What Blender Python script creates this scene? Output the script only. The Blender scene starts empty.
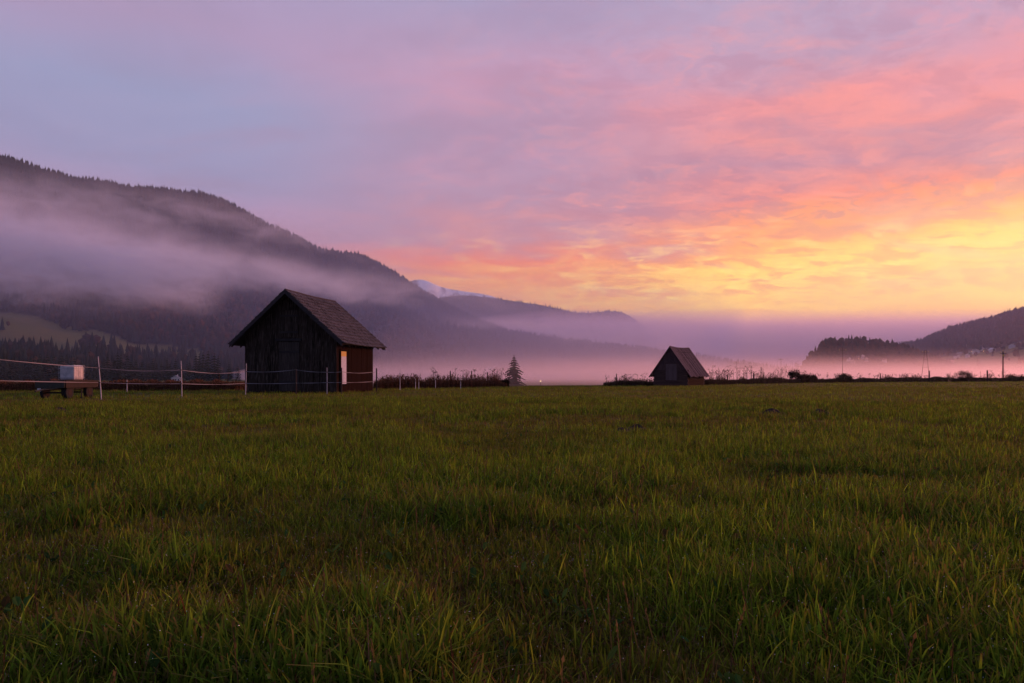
import bpy, bmesh, math, random
import numpy as np
R = math.radians
rng = np.random.default_rng(7)
random.seed(7)
sc = bpy.context.scene
col = sc.collection
F = 682.67; HY = 376.0; CZ = 0.8; GZ = -0.14      # focal length in pixels, horizon row, eye height above grass tops, soil level

def W(px, py, d):
    return ((px - 512) / F * d, d, CZ + (HY - py) / F * d)
def XD(px, d):
    return (px - 512) / F * d
def lin(r, g, b):
    f = lambda c: (c / 255 / 12.92) if c / 255 <= 0.04045 else ((c / 255 + 0.055) / 1.055) ** 2.4
    return (f(r), f(g), f(b), 1.0)

# ------------------------------------------------------------------ object helpers
def tag(o, label=None, cat=None, group=None, kind=None):
    if label: o['label'] = label
    if cat: o['category'] = cat
    if group: o['group'] = group
    if kind: o['kind'] = kind
    return o
def empty(name, loc, rz=0.0):
    o = bpy.data.objects.new(name, None); col.objects.link(o)
    o.location = loc; o.rotation_euler = (0, 0, rz); o.empty_display_size = 0.3
    return o
def link(name, me, mat, parent=None):
    if mat: me.materials.append(mat)
    o = bpy.data.objects.new(name, me); col.objects.link(o)
    if parent: o.parent = parent
    return o
def np_mesh(name, V, T, mat, parent=None, C=None, smooth=False):
    """V (n,3); T (m,k) uniform polygons; C per-vertex colour (n,3)"""
    me = bpy.data.meshes.new(name)
    V = np.ascontiguousarray(V, np.float32); T = np.ascontiguousarray(T, np.int32)
    k = T.shape[1]
    me.vertices.add(len(V)); me.vertices.foreach_set('co', V.ravel())
    me.loops.add(T.size); me.loops.foreach_set('vertex_index', T.ravel())
    me.polygons.add(len(T))
    me.polygons.foreach_set('loop_start', np.arange(0, T.size, k, dtype=np.int32))
    me.polygons.foreach_set('loop_total', np.full(len(T), k, np.int32))
    me.update(calc_edges=True)
    if C is not None:
        a = me.color_attributes.new('Col', 'FLOAT_COLOR', 'POINT')
        cc = np.ones((len(V), 4), np.float32); cc[:, :3] = C
        a.data.foreach_set('color', cc.ravel())
    me.polygons.foreach_set('use_smooth', np.full(len(T), smooth, bool))
    return link(name, me, mat, parent)
class MB:
    def __init__(s): s.v = []; s.f = []
    def poly(s, vs, fs):
        n = len(s.v); s.v += [tuple(v) for v in vs]; s.f += [tuple(i + n for i in f) for f in fs]
    def box(s, a, b):
        (x0, y0, z0), (x1, y1, z1) = a, b
        s.poly([(x0,y0,z0),(x1,y0,z0),(x1,y1,z0),(x0,y1,z0),(x0,y0,z1),(x1,y0,z1),(x1,y1,z1),(x0,y1,z1)],
               [(0,3,2,1),(4,5,6,7),(0,1,5,4),(1,2,6,5),(2,3,7,6),(3,0,4,7)])
    def hexa(s, p):   # 8 corner points, bottom ring then top ring
        s.poly(p, [(0,3,2,1),(4,5,6,7),(0,1,5,4),(1,2,6,5),(2,3,7,6),(3,0,4,7)])
    def tube(s, pts, rad, n=6):
        P = [np.array(p, float) for p in pts]
        if not hasattr(rad, '__len__'): rad = [rad] * len(P)
        vs = []; fs = []
        for i, p in enumerate(P):
            t = P[min(i + 1, len(P) - 1)] - P[max(i - 1, 0)]
            t /= (np.linalg.norm(t) + 1e-9)
            a = np.cross(t, (0, 0, 1) if abs(t[2]) < .9 else (1, 0, 0)); a /= np.linalg.norm(a)
            b = np.cross(t, a)
            for k in range(n):
                w = 2 * math.pi * k / n
                vs.append(p + rad[i] * (a * math.cos(w) + b * math.sin(w)))
        for i in range(len(P) - 1):
            for k in range(n):
                k2 = (k + 1) % n
                fs.append((i*n+k, i*n+k2, (i+1)*n+k2, (i+1)*n+k))
        fs.append(tuple(range(n - 1, -1, -1))); fs.append(tuple((len(P)-1)*n + k for k in range(n)))
        s.poly(vs, fs)
    def build(s, name, mat, parent=None, smooth=False):
        me = bpy.data.meshes.new(name); me.from_pydata(s.v, [], s.f); me.update()
        if smooth:
            for p in me.polygons: p.use_smooth = True
        return link(name, me, mat, parent)
def bev(o, w=0.01):
    m = o.modifiers.new('bevel', 'BEVEL'); m.width = w; m.segments = 2; m.limit_method = 'ANGLE'; return o
def vnoise(x, y, s, seed=0):
    """smooth value noise 0..1"""
    g = np.random.default_rng(seed).random((256, 256)).astype(np.float32)
    x = np.asarray(x) / s; y = np.asarray(y) / s
    xi = np.floor(x).astype(int); yi = np.floor(y).astype(int)
    fx = x - xi; fy = y - yi
    fx = fx*fx*(3-2*fx); fy = fy*fy*(3-2*fy)
    a = g[xi & 255, yi & 255]; b = g[(xi+1) & 255, yi & 255]; c = g[xi & 255, (yi+1) & 255]; d = g[(xi+1) & 255, (yi+1) & 255]
    return (a*(1-fx)+b*fx)*(1-fy)+(c*(1-fx)+d*fx)*fy
def fnoise(x, y, s, seed=0, o=4):
    r = 0; w = 0
    for i in range(o):
        r = r + vnoise(x, y, s / 2**i, seed + i) * .5**i; w += .5**i
    return r / w

# ------------------------------------------------------------------ material helpers
class NT:
    def __init__(s, nt): s.nt = nt; nt.nodes.clear()
    def n(s, t, **kw):
        nd = s.nt.nodes.new(t)
        for k, v in kw.items(): setattr(nd, k, v)
        return nd
    def l(s, a, b): s.nt.links.new(a, b)
    def put(s, sock, v):
        if isinstance(v, bpy.types.NodeSocket): s.l(v, sock)
        else: sock.default_value = v
    def m(s, op, a, b=None, c=None, clamp=False):
        nd = s.n('ShaderNodeMath', operation=op, use_clamp=clamp)
        s.put(nd.inputs[0], a)
        if b is not None: s.put(nd.inputs[1], b)
        if c is not None: s.put(nd.inputs[2], c)
        return nd.outputs[0]
    def mix(s, f, a, b, blend='MIX'):
        nd = s.n('ShaderNodeMix', data_type='RGBA', blend_type=blend)
        s.put(nd.inputs[0], f); s.put(nd.inputs[6], a); s.put(nd.inputs[7], b)
        return nd.outputs[2]
    def ramp(s, f, stops, interp='LINEAR'):
        nd = s.n('ShaderNodeValToRGB'); cr = nd.color_ramp; cr.interpolation = interp
        while len(cr.elements) < len(stops): cr.elements.new(0.5)
        for e, (p, c) in zip(cr.elements, stops):
            e.position = p; e.color = c if hasattr(c, '__len__') else (c, c, c, 1)
        s.put(nd.inputs[0], f); return nd.outputs[0]
    def smooth(s, f, a, b):
        nd = s.n('ShaderNodeMapRange', interpolation_type='SMOOTHSTEP')
        s.put(nd.inputs[0], f); nd.inputs[1].default_value = a; nd.inputs[2].default_value = b
        return nd.outputs[0]
    def noise(s, vec, scale, detail=4, rough=.5, dist=0.0, mapping=None):
        if mapping:
            mp = s.n('ShaderNodeMapping'); mp.inputs['Scale'].default_value = mapping; s.l(vec, mp.inputs[0]); vec = mp.outputs[0]
        nd = s.n('ShaderNodeTexNoise'); s.l(vec, nd.inputs['Vector'])
        nd.inputs['Scale'].default_value = scale; nd.inputs['Detail'].default_value = detail
        nd.inputs['Roughness'].default_value = rough; nd.inputs['Distortion'].default_value = dist
        return nd.outputs[0]

def new_mat(name):
    m = bpy.data.materials.new(name); m.use_nodes = True
    return m, NT(m.node_tree)
def principled(t, base, rough=.8, spec=.3, normal=None, **kw):
    p = t.n('ShaderNodeBsdfPrincipled'); t.put(p.inputs['Base Color'], base); t.put(p.inputs['Roughness'], rough)
    p.inputs['Specular IOR Level'].default_value = spec
    for k, v in kw.items(): t.put(p.inputs[k], v)
    if normal is not None: t.l(normal, p.inputs['Normal'])
    return p
def out(t, sh, disp=None):
    o = t.n('ShaderNodeOutputMaterial'); t.l(sh, o.inputs[0])
def bump(t, h, strength=.4, dist=.02):
    b = t.n('ShaderNodeBump'); b.inputs['Strength'].default_value = strength; b.inputs['Distance'].default_value = dist
    t.l(h, b.inputs['Height']); return b.outputs[0]

def wood_mat(name, c1, c2, c3, axis='z', rough=.85):
    m, t = new_mat(name)
    tc = t.n('ShaderNodeTexCoord').outputs['Object']
    mp = {'z': (1, 1, .08), 'x': (.08, 1, 1), 'y': (1, .08, 1)}[axis]
    g = t.noise(tc, 22, 6, .65, .3, mp); big = t.noise(tc, 1.2, 4, .6)
    geo = t.n('ShaderNodeNewGeometry')
    c = t.mix(geo.outputs['Random Per Island'], c1, c2)
    c = t.mix(t.smooth(g, .45, .72), c, c3)
    c = t.mix(t.smooth(big, .5, .75), c, c2)
    p = principled(t, c, rough, .03, bump(t, g, .5, .01)); out(t, p.outputs[0]); return m
def plain_mat(name, c1, c2=None, scale=6, rough=.6, spec=.3, **kw):
    m, t = new_mat(name)
    tc = t.n('ShaderNodeTexCoord').outputs['Object']
    n = t.noise(tc, scale, 5, .6)
    c = t.mix(t.smooth(n, .35, .7), c1, c2 or tuple(x * .7 for x in c1[:3]) + (1,))
    p = principled(t, c, rough, spec, bump(t, n, .15, .01), **kw); out(t, p.outputs[0]); return m
def vc_mat(name, rough=.7, spec=.2, trans=.0):
    m, t = new_mat(name)
    a = t.n('ShaderNodeVertexColor', layer_name='Col')
    p = principled(t, a.outputs[0], rough, spec)
    if trans > 0:
        tr = t.n('ShaderNodeBsdfTranslucent'); t.l(a.outputs[0], tr.inputs[0])
        mx = t.n('ShaderNodeMixShader'); mx.inputs[0].default_value = trans
        t.l(p.outputs[0], mx.inputs[1]); t.l(tr.outputs[0], mx.inputs[2]); out(t, mx.outputs[0])
    else: out(t, p.outputs[0])
    return m
def vol_mat(name, color, density, g=0.3, dens_fn=None, absorb=None):
    m, t = new_mat(name)
    p = t.n('ShaderNodeVolumePrincipled')
    p.inputs['Color'].default_value = color; p.inputs['Anisotropy'].default_value = g
    p.inputs['Density'].default_value = density
    if dens_fn: t.l(dens_fn(t), p.inputs['Density'])
    o = t.n('ShaderNodeOutputMaterial'); t.l(p.outputs[0], o.inputs['Volume'])
    return m

# ------------------------------------------------------------------ world: dawn sky with lit altocumulus
SUN_AZ, SUN_EL = R(60), R(7)     # azimuth clockwise from the view axis (+Y)
world = bpy.data.worlds.new('World'); sc.world = world; world.use_nodes = True
t = NT(world.node_tree)
D = t.n('ShaderNodeTexCoord').outputs['Generated']
sx = t.n('ShaderNodeSeparateXYZ'); t.l(D, sx.inputs[0]); dx, dy, dz = sx.outputs
az = t.m('ARCTAN2', dx, dy)
el = t.m('ARCSINE', t.m('MAXIMUM', t.m('MINIMUM', dz, 1.0), -1.0))
# cloud-plane coordinates
den = t.m('ADD', t.m('MAXIMUM', dz, 0.0), 0.13)
cx = t.m('DIVIDE', dx, den); cy = t.m('DIVIDE', dy, den)
cv = t.n('ShaderNodeCombineXYZ'); t.l(cx, cv.inputs[0]); t.l(cy, cv.inputs[1]); P = cv.outputs[0]
def rot_noise(angle, scale, stretch, detail=5, rough=.55, dist=0., off=(0,0,0)):
    mp = t.n('ShaderNodeMapping'); mp.inputs['Rotation'].default_value = (0, 0, R(angle))
    mp.inputs['Scale'].default_value = (1, stretch, 1); mp.inputs['Location'].default_value = off
    t.l(P, mp.inputs[0]); return t.noise(mp.outputs[0], scale, detail, rough, dist)
n_big = rot_noise(10, .55, 1.0, 4, .5, .3, (3.1, 1.7, 0))
n_mid = rot_noise(-12, 1.5, 1.6, 6, .55, .4, (7.3, 2.2, 0))
n_fine = rot_noise(14, 4.2, 1.5, 6, .62, .5, (1.3, 8.2, 0))
av = t.n('ShaderNodeCombineXYZ'); t.l(az, av.inputs[0]); t.l(t.m('MULTIPLY', el, 2.3), av.inputs[1]); t.l(t.m('MULTIPLY', n_fine, .25), av.inputs[2])
n_f2 = t.noise(av.outputs[0], 17, 6, .62, .7)
n_pat = rot_noise(-20, 1.3, 1.3, 5, .6, .5, (9.1, 4.2, 0))
n_edge = rot_noise(0, .9, 2.4, 3, .5, 0, (4.4, 5.2, 0))
def cen(n, k): return t.m('MULTIPLY', t.m('SUBTRACT', n, .5), k)
ew = t.m('ADD', el, t.m('ADD', cen(n_mid, .09), t.m('ADD', cen(n_big, .10), cen(n_fine, .018))))
# the warp fades near the horizon where the far stratus lies flat
flat = t.smooth(el, .06, .17)
ew = t.m('ADD', t.m('MULTIPLY', ew, flat), t.m('MULTIPLY', t.m('ADD', el, cen(n_edge, .014)), t.m('SUBTRACT', 1.0, flat)))
ew = t.m('MULTIPLY', ew, 1.0, clamp=True)
def S(lst):  # degrees-free: elevation rad -> ramp position (x1)
    return [(p, lin(*c)) for p, c in lst]
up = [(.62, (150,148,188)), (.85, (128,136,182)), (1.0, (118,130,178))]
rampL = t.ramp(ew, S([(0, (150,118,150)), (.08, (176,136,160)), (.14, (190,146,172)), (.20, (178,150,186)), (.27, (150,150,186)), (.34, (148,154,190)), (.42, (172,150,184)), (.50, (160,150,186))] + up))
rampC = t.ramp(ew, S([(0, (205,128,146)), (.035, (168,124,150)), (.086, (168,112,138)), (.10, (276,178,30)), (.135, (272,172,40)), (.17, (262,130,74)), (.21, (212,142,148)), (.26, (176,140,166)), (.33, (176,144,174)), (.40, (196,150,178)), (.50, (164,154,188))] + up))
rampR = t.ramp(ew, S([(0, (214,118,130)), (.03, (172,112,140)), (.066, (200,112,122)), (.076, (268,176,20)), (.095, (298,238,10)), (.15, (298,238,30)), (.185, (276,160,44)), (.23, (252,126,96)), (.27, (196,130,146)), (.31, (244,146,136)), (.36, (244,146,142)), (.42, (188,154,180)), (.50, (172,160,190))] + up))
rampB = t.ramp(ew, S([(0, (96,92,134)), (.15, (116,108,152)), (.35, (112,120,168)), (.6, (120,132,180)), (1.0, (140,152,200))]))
c = t.mix(t.smooth(t.m('ADD', az, cen(n_big, .25)), -.42, -.02), rampL, rampC)
c = t.mix(t.smooth(t.m('ADD', az, cen(n_big, .25)), .02, .42), c, rampR)
# brighter towards the hidden sun, dim slate away from it
azs = t.m('ABSOLUTE', t.m('SUBTRACT', az, SUN_AZ))
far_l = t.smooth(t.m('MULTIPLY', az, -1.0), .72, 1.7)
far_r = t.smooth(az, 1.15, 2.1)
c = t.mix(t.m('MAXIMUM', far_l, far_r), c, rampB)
# lit mottling and grey shadowed cloud
warmzone = t.m('MULTIPLY', t.smooth(az, -.35, .35), t.smooth(el, .07, .12))
warmzone = t.m('MULTIPLY', warmzone, t.m('SUBTRACT', 1.0, t.smooth(el, .40, .55)))
warmzone = t.m('MULTIPLY', warmzone, t.m('SUBTRACT', 1.0, far_r))
grey = t.m('MULTIPLY', t.smooth(n_mid, .50, .66), .38)
c = t.mix(t.m('MULTIPLY', grey, t.smooth(el, .08, .14)), c, lin(164,138,168))
lit = t.m('MULTIPLY', t.m('MULTIPLY', t.m('ADD', t.m('MULTIPLY', t.smooth(n_fine, .50, .68), .8), t.m('MULTIPLY', t.smooth(n_f2, .50, .66), .5), clamp=True), warmzone), .6)
pat = t.m('MULTIPLY', t.m('MULTIPLY', t.smooth(n_pat, .42, .64), t.smooth(el, .2, .3)), .20)
c = t.mix(pat, c, lin(176,164,194))
pat2 = t.m('MULTIPLY', t.m('MULTIPLY', t.smooth(n_pat, .50, .34), t.smooth(el, .2, .3)), .30)
c = t.mix(pat2, c, lin(146,136,164))
upfade = t.m('SUBTRACT', 1.0, t.m('MULTIPLY', t.smooth(el, .22, .32), .5))
lit = t.m('MULTIPLY', lit, upfade)
LTC = t.mix(t.smooth(el, .14, .24), lin(300,266,110), lin(268,156,132))
dk = t.m('MULTIPLY', t.m('MULTIPLY', t.m('MULTIPLY', t.m('ADD', t.smooth(n_fine, .50, .36), t.m('MULTIPLY', t.smooth(n_f2, .52, .38), .8), clamp=True), warmzone), t.m('SUBTRACT', 1.0, t.m('MULTIPLY', t.smooth(el, .1, .0), .5))), .62)
dk = t.m('MULTIPLY', dk, upfade)
DKC = t.mix(t.smooth(el, .14, .24), lin(244,112,50), lin(176,118,142))
c = t.mix(dk, c, DKC); c = t.mix(lit, c, LTC)
pk = t.m('MULTIPLY', t.m('MULTIPLY', t.smooth(n_big, .50, .66), t.smooth(n_fine, .40, .62)), .45)
pk = t.m('MULTIPLY', pk, t.m('MULTIPLY', t.smooth(el, .24, .34), t.m('SUBTRACT', 1.0, far_l)))
c = t.mix(pk, c, lin(216,150,176))
glow_d = t.m('ADD', t.m('POWER', t.m('DIVIDE', t.m('SUBTRACT', az, .86), .46), 2.0), t.m('POWER', t.m('DIVIDE', t.m('SUBTRACT', el, .12), .085), 2.0))
glow = t.m('POWER', 2.718, t.m('MULTIPLY', glow_d, -1.0))
c = t.mix(t.m('MULTIPLY', glow, .75), c, (1.75, 1.12, .30, 1))
# below the horizon nothing shines
c = t.mix(t.smooth(t.m('MULTIPLY', el, -1.0), .0, .05), c, (.03, .03, .03, 1))
sky = t.n('ShaderNodeTexSky', sky_type='NISHITA'); sky.sun_disc = False
sky.sun_elevation = SUN_EL; sky.sun_rotation = SUN_AZ; sky.altitude = 1000; sky.dust_density = 2.0
b1 = t.n('ShaderNodeBackground'); t.l(sky.outputs[0], b1.inputs[0]); b1.inputs[1].default_value = .06
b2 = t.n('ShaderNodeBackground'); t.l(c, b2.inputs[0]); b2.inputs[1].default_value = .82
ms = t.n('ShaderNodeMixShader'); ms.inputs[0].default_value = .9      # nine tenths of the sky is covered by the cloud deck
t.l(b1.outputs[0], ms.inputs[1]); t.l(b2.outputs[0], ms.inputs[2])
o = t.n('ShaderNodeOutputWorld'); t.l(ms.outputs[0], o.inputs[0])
world.cycles.sampling_method = 'MANUAL'; world.cycles.sample_map_resolution = 1024

sl = bpy.data.lights.new('sun', 'SUN'); sl.energy = 3.2; sl.angle = R(10); sl.color = (1.0, .36, .26)
so = bpy.data.objects.new('sun', sl); col.objects.link(so)
d = np.array([math.sin(SUN_AZ) * math.cos(SUN_EL), math.cos(SUN_AZ) * math.cos(SUN_EL), math.sin(SUN_EL)])
from mathutils import Vector
so.rotation_euler = Vector(d).to_track_quat('Z', 'Y').to_euler(); so.location = (60, 30, 60)

# ------------------------------------------------------------------ camera and render settings
cam = bpy.data.cameras.new('camera'); cam.lens = 24; cam.sensor_width = 36; cam.shift_y = (HY - 341.5) / 1024
cam.clip_start = .05; cam.clip_end = 60000
co = bpy.data.objects.new('camera', cam); col.objects.link(co); co.location = (0, 0, CZ); co.rotation_euler = (R(90), 0, 0)
sc.camera = co
sc.view_settings.view_transform = 'Standard'; sc.view_settings.look = 'None'; sc.view_settings.exposure = 0.56; sc.view_settings.gamma = 1
sc.render.engine = 'CYCLES'
cy_ = sc.cycles
cy_.use_denoising = True
try: cy_.denoiser = 'OPENIMAGEDENOISE'
except Exception: pass
cy_.max_bounces = 6; cy_.diffuse_bounces = 3; cy_.glossy_bounces = 2; cy_.transmission_bounces = 3; cy_.volume_bounces = 5; cy_.transparent_max_bounces = 8
cy_.sample_clamp_indirect = 3; cy_.caustics_reflective = False; cy_.caustics_refractive = False
cy_.volume_step_rate = 1.0; cy_.volume_max_steps = 64

# ------------------------------------------------------------------ haze and fog
def box_obj(name, a, b, mat):
    m = MB(); m.box(a, b); return m.build(name, mat)
haze = box_obj('haze', (-6500, -200, -7), (6500, 11900, 1450), vol_mat('haze_air', (.74, .82, 1.0, 1), 5.5e-5, .3))
tag(haze, kind='stuff', label='thin lilac air filling the whole valley', cat='haze')
def mist(name, ring, z0, z1, density, label, g=.5, colr=(.96, .83, .90, 1)):  # default mist colour is tinted pink to stand in for the dawn light
    m = MB(); n = len(ring)
    vs = [(x, y, z0) for x, y in ring] + [(x, y, z1) for x, y in ring]
    m.poly(vs, [tuple(range(n - 1, -1, -1)), tuple(range(n, 2*n))] + [(i, (i+1) % n, (i+1) % n + n, i + n) for i in range(n)])
    o = m.build(name, vol_mat(name + '_air', colr, density, g)); tag(o, label, 'mist', kind='stuff'); return o
mist('valley_mist', [(-60, 250), (60, 220), (300, 250), (1000, 700), (1700, 1300), (1000, 1420), (-300, 1500), (-560, 1350), (-180, 480)], -4.6, 8, 2.1e-3, 'pink ground mist lying on the valley floor behind the huts')
mist('valley_mist', [(-110, 390), (-20, 290), (120, 280), (500, 420), (1300, 1000), (1500, 1330), (900, 1400), (-300, 1700), (-520, 1500)], -4.5, 14, 7.0e-4, 'thinner lilac mist above the ground mist in the valley')
mist('valley_mist', [(-110, 620), (-40, 480), (150, 430), (300, 1300), (640, 3200), (0, 3600), (-560, 2200)], -4.4, 60, 2.8e-4, 'high thin mist between the lone spruce and the foothill')

# ------------------------------------------------------------------ terrain
def terrain(name, crest, foot, zprof, mat, nx, nt, amp, seed, label_kind='structure', back=True, power=1.0, rid=220):
    """crest: list of (px,py,dist); foot: list of (px,dist). Real heights and places are worked out from distances."""
    pc = np.array([c[0] for c in crest], float)
    P = np.linspace(pc[0], pc[-1], nx)
    cpy = np.interp(P, pc, [c[1] for c in crest]); cd = np.interp(P, pc, [c[2] for c in crest])
    fd = np.interp(P, [f[0] for f in foot], [f[1] for f in foot])
    Xc = (P - 512) / F * cd; Zc = CZ + (HY - cpy) / F * cd
    Xf = (P - 512) / F * fd
    T = np.linspace(0, 1, nt)[:, None]
    X = Xf * (1 - T) + Xc * T; Y = fd * (1 - T) + cd * T
    prof = np.interp(T, zprof[0], zprof[1]); prof = prof * np.ones_like(X)
    nz = fnoise(X, Y, rid, seed, 5) - .5
    env = np.sin(np.pi * np.clip(T, 0, 1)) ** .7
    Z = Zc * prof + nz * amp * env + GZ - 5.5 * (1 - T) ** 8
    X = np.vstack([X, X[-1] * 1.08, X[-1] * 1.2]); Y = np.vstack([Y, Y[-1] * 1.08, Y[-1] * 1.2])
    Z = np.vstack([Z, Z[-1] * .82, Z[-1] * 0 - 6])
    nt2 = nt + 2
    V = np.stack([X, Y, Z], -1).reshape(-1, 3)
    i = np.arange(nt2 - 1)[:, None] * nx + np.arange(nx - 1)[None]
    Q = np.stack([i, i + 1, i + nx + 1, i + nx], -1).reshape(-1, 4)
    o = np_mesh(name, V, Q, mat, smooth=True); tag(o, kind=label_kind)
    def sample(p, tt):
        """surface point at crest pixel column p (array) and slope fraction tt"""
        fi = (p - P[0]) / (P[-1] - P[0]) * (nx - 1); ti = tt * (nt - 1)
        a = np.clip(fi.astype(int), 0, nx - 2); b = np.clip(ti.astype(int), 0, nt - 2); u = fi - a; v = ti - b
        out_ = []
        for G in (X, Y, Z):
            out_.append((G[b, a]*(1-u)+G[b, a+1]*u)*(1-v)+(G[b+1, a]*(1-u)+G[b+1, a+1]*u)*v)
        return np.stack(out_, -1)
    o_s = (o, sample, Zc, P); return o_s

def slope_mat(name, forest, meadow, scale=.004):
    m, t = new_mat(name)
    g = t.n('ShaderNodeNewGeometry').outputs['Position']
    n = t.noise(g, scale, 6, .6); n2 = t.noise(g, .05, 4, .6)
    c = t.mix(t.smooth(n, .45, .6), forest, meadow)
    c = t.mix(t.m('MULTIPLY', n2, .5), c, tuple(x * .5 for x in forest[:3]) + (1,))
    out(t, principled(t, c, .95, .05).outputs[0]); return m
FOR = (.020, .026, .022, 1)
m_slope = slope_mat('forest_floor', FOR, (.05, .042, .025, 1))
def meadow_mat():
    m, t = new_mat('meadow')
    g = t.n('ShaderNodeNewGeometry').outputs['Position']
    n = t.noise(g, .006, 5, .6); n2 = t.noise(g, .03, 5, .6)
    c = t.mix(t.smooth(n, .4, .6), (.075, .070, .030, 1), (.10, .062, .036, 1))
    c = t.mix(t.smooth(n2, .45, .7), c, (.055, .05, .025, 1))
    out(t, principled(t, c, .95, .05).outputs[0]); return m
m_meadow = meadow_mat()

M1c = [(-330,150,2250),(-150,148,2350),(-60,152,2450),(0,160,2500),(25,166,2520),(40,172,2540),(75,182,2580),(100,184,2620),(125,190,2660),(150,191,2720),(175,194,2780),(200,196,2840),(215,200,2880),(235,209,2940),(250,217,2980),(270,228,3040),(290,236,3100),(305,244,3150),(318,251,3190),(340,255,3270),(360,257,3350),(375,264,3420),(395,274,3520),(412,286,3600),(440,303,3700),(480,322,3800),(520,338,3880),(570,352,3950),(640,366,4050),(700,376,4100)]
M1f = [(-330,700),(0,900),(250,1150),(400,1500),(560,2400),(700,3300)]
M1 = terrain('mountain', M1c, M1f, ([0,.12,.3,.6,1.0],[0,.055,.2,.52,1.0]), m_slope, 320, 120, 90, 11)
M2c = [(300,300,6600),(360,292,6600),(410,296,6600),(425,297,6600),(437,299,6600),(445,297,6600),(460,295.5,6650),(475,296,6700),(500,299,6800),(520,302,6900),(540,305,7000),(560,309,7100),(575,313,7200),(590,313,7300),(608,311,7400),(620,312,7500),(630,316,7600),(642,325,7700),(660,348,7800),(690,376,7900)]
M2 = terrain('far_ridge', M2c, [(300,4600),(780,5600)], ([0,.3,.6,1],[0,.25,.58,1]), m_slope, 200, 60, 160, 23, rid=500)
m_snow, t = new_mat('snow')
g = t.n('ShaderNodeNewGeometry'); n = t.noise(g.outputs['Position'], .006, 6, .65)
out(t, principled(t, t.mix(t.smooth(n, .50, .60), (.95, .95, .96, 1), (.20, .19, .21, 1)), .9, .1).outputs[0])
M3c = [(340,300,9600),(380,296,9600),(400,287,9600),(408,283,9600),(414,280,9600),(421,279.5,9600),(428,281,9600),(434,284,9600),(440,286.5,9650),(450,289,9700),(465,291.5,9750),(480,293.5,9800),(492,296,9800),(520,308,9800),(560,330,9800)]
M3 = terrain('snow_mountain', M3c, [(340,8000),(560,8200)], ([0,.5,1],[0,.5,1]), m_snow, 120, 50, 120, 31, rid=400)
# rounded foothill below the far ridge
M4c = [(330,318,4600),(400,318,4600),(450,320,4600),(500,330,4700),(540,336,4800),(580,341,4900),(640,348,5000),(700,356,5100),(760,366,5200),(820,376,5300)]
M4 = terrain('foothill', M4c, [(330,3300),(820,3900)], ([0,.3,.6,1],[0,.28,.6,1]), m_slope, 120, 40, 60, 41, rid=300)
# right side: near wooded knoll and the bigger hill with the village
R1c = [(800,376,1500),(804,369,1500),(808,362,1500),(815,354,1510),(822,346,1520),(828,344.5,1530),(840,344,1550),(850,343.5,1560),(866,343,1580),(878,345,1600),(890,347,1620),(905,350,1640),(920,356,1650),(940,364,1660),(960,372,1670),(975,377,1680)]
R1 = terrain('wooded_knoll', R1c, [(800,1430),(975,1480)], ([0,.2,.5,1],[0,.14,.5,1]), m_slope, 120, 30, 8, 51, rid=60)
R2c = [(850,352,2500),(880,348,2500),(900,346.5,2500),(913,345,2500),(928,340,2500),(938,335,2500),(947,331,2500),(970,325,2480),(990,320.5,2450),(1006,315,2420),(1024,310,2400),(1070,296,2350),(1110,300,2300),(1300,340,2250)]
R2 = terrain('village_hill', R2c, [(850,1750),(960,1500),(1024,1250),(1300,900)], ([0,.2,.42,.6,1],[0,.12,.36,.52,1]), m_meadow, 200, 80, 14, 61, rid=160)

# ------------------------------------------------------------------ forests (far woods that read as one mass)
m_tree = vc_mat('foliage_mass', .9, .05)
def conifers(pts, h, colr):
    """two ragged stacked cones each"""
    n = len(pts); k = 6
    ang = rng.random((n, 1)) * 6.28 + np.arange(k)[None] * (2*np.pi/k)
    rad = h * .19
    Vs = []; Ts = []; off = 0
    for (z0, z1, rs) in ((.05, .70, 1.0), (.42, 1.0, .62)):
        rr = rad[:, None] * rs * (0.75 + .5 * rng.random((n, k)))
        ring = np.stack([pts[:, 0:1] + rr*np.cos(ang), pts[:, 1:2] + rr*np.sin(ang), pts[:, 2:3] + h[:, None]*(z0 + .05*rng.random((n, k)))], -1)
        tip = np.stack([pts[:, 0], pts[:, 1], pts[:, 2] + h * z1], -1)[:, None]
        V = np.concatenate([ring, tip], 1)
        base = (np.arange(n) * (k+1))[:, None]
        tri = np.stack([base + np.arange(k)[None], base + (np.arange(k)[None]+1) % k, base + k + 0*np.arange(k)[None]], -1)
        Vs.append(V.reshape(-1, 3)); Ts.append(tri.reshape(-1, 3) + off); off += n*(k+1)
    C = np.repeat(colr, k+1, 0)
    return np.concatenate(Vs), np.concatenate(Ts), np.concatenate([C, C])
ICO_V = None
def ico():
    global ICO_V, ICO_F
    bm = bmesh.new(); bmesh.ops.create_icosphere(bm, subdivisions=1, radius=1)
    ICO_V = np.array([v.co[:] for v in bm.verts]); ICO_F = np.array([[v.index for v in f.verts] for f in bm.faces]); bm.free()
ico()
def rounds(pts, h, colr):
    n = len(pts); k = len(ICO_V)
    s = (.8 + .45 * rng.random((n, k, 1)))
    V = ICO_V[None] * s * np.stack([h*.33, h*.33, h*.45], -1)[:, None] + pts[:, None] + np.stack([0*h, 0*h, h*.55], -1)[:, None]
    T = ICO_F[None] + (np.arange(n) * k)[:, None, None]
    return V.reshape(-1, 3), T.reshape(-1, 3), np.repeat(colr, k, 0)
def join(lst):
    Vs, Ts, Cs = [], [], []; o_ = 0
    for V, T, C in lst:
        if len(V) == 0: continue
        Vs.append(V); Ts.append(T + o_); Cs.append(C); o_ += len(V)
    return np.concatenate(Vs), np.concatenate(Ts), np.concatenate(Cs)
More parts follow.
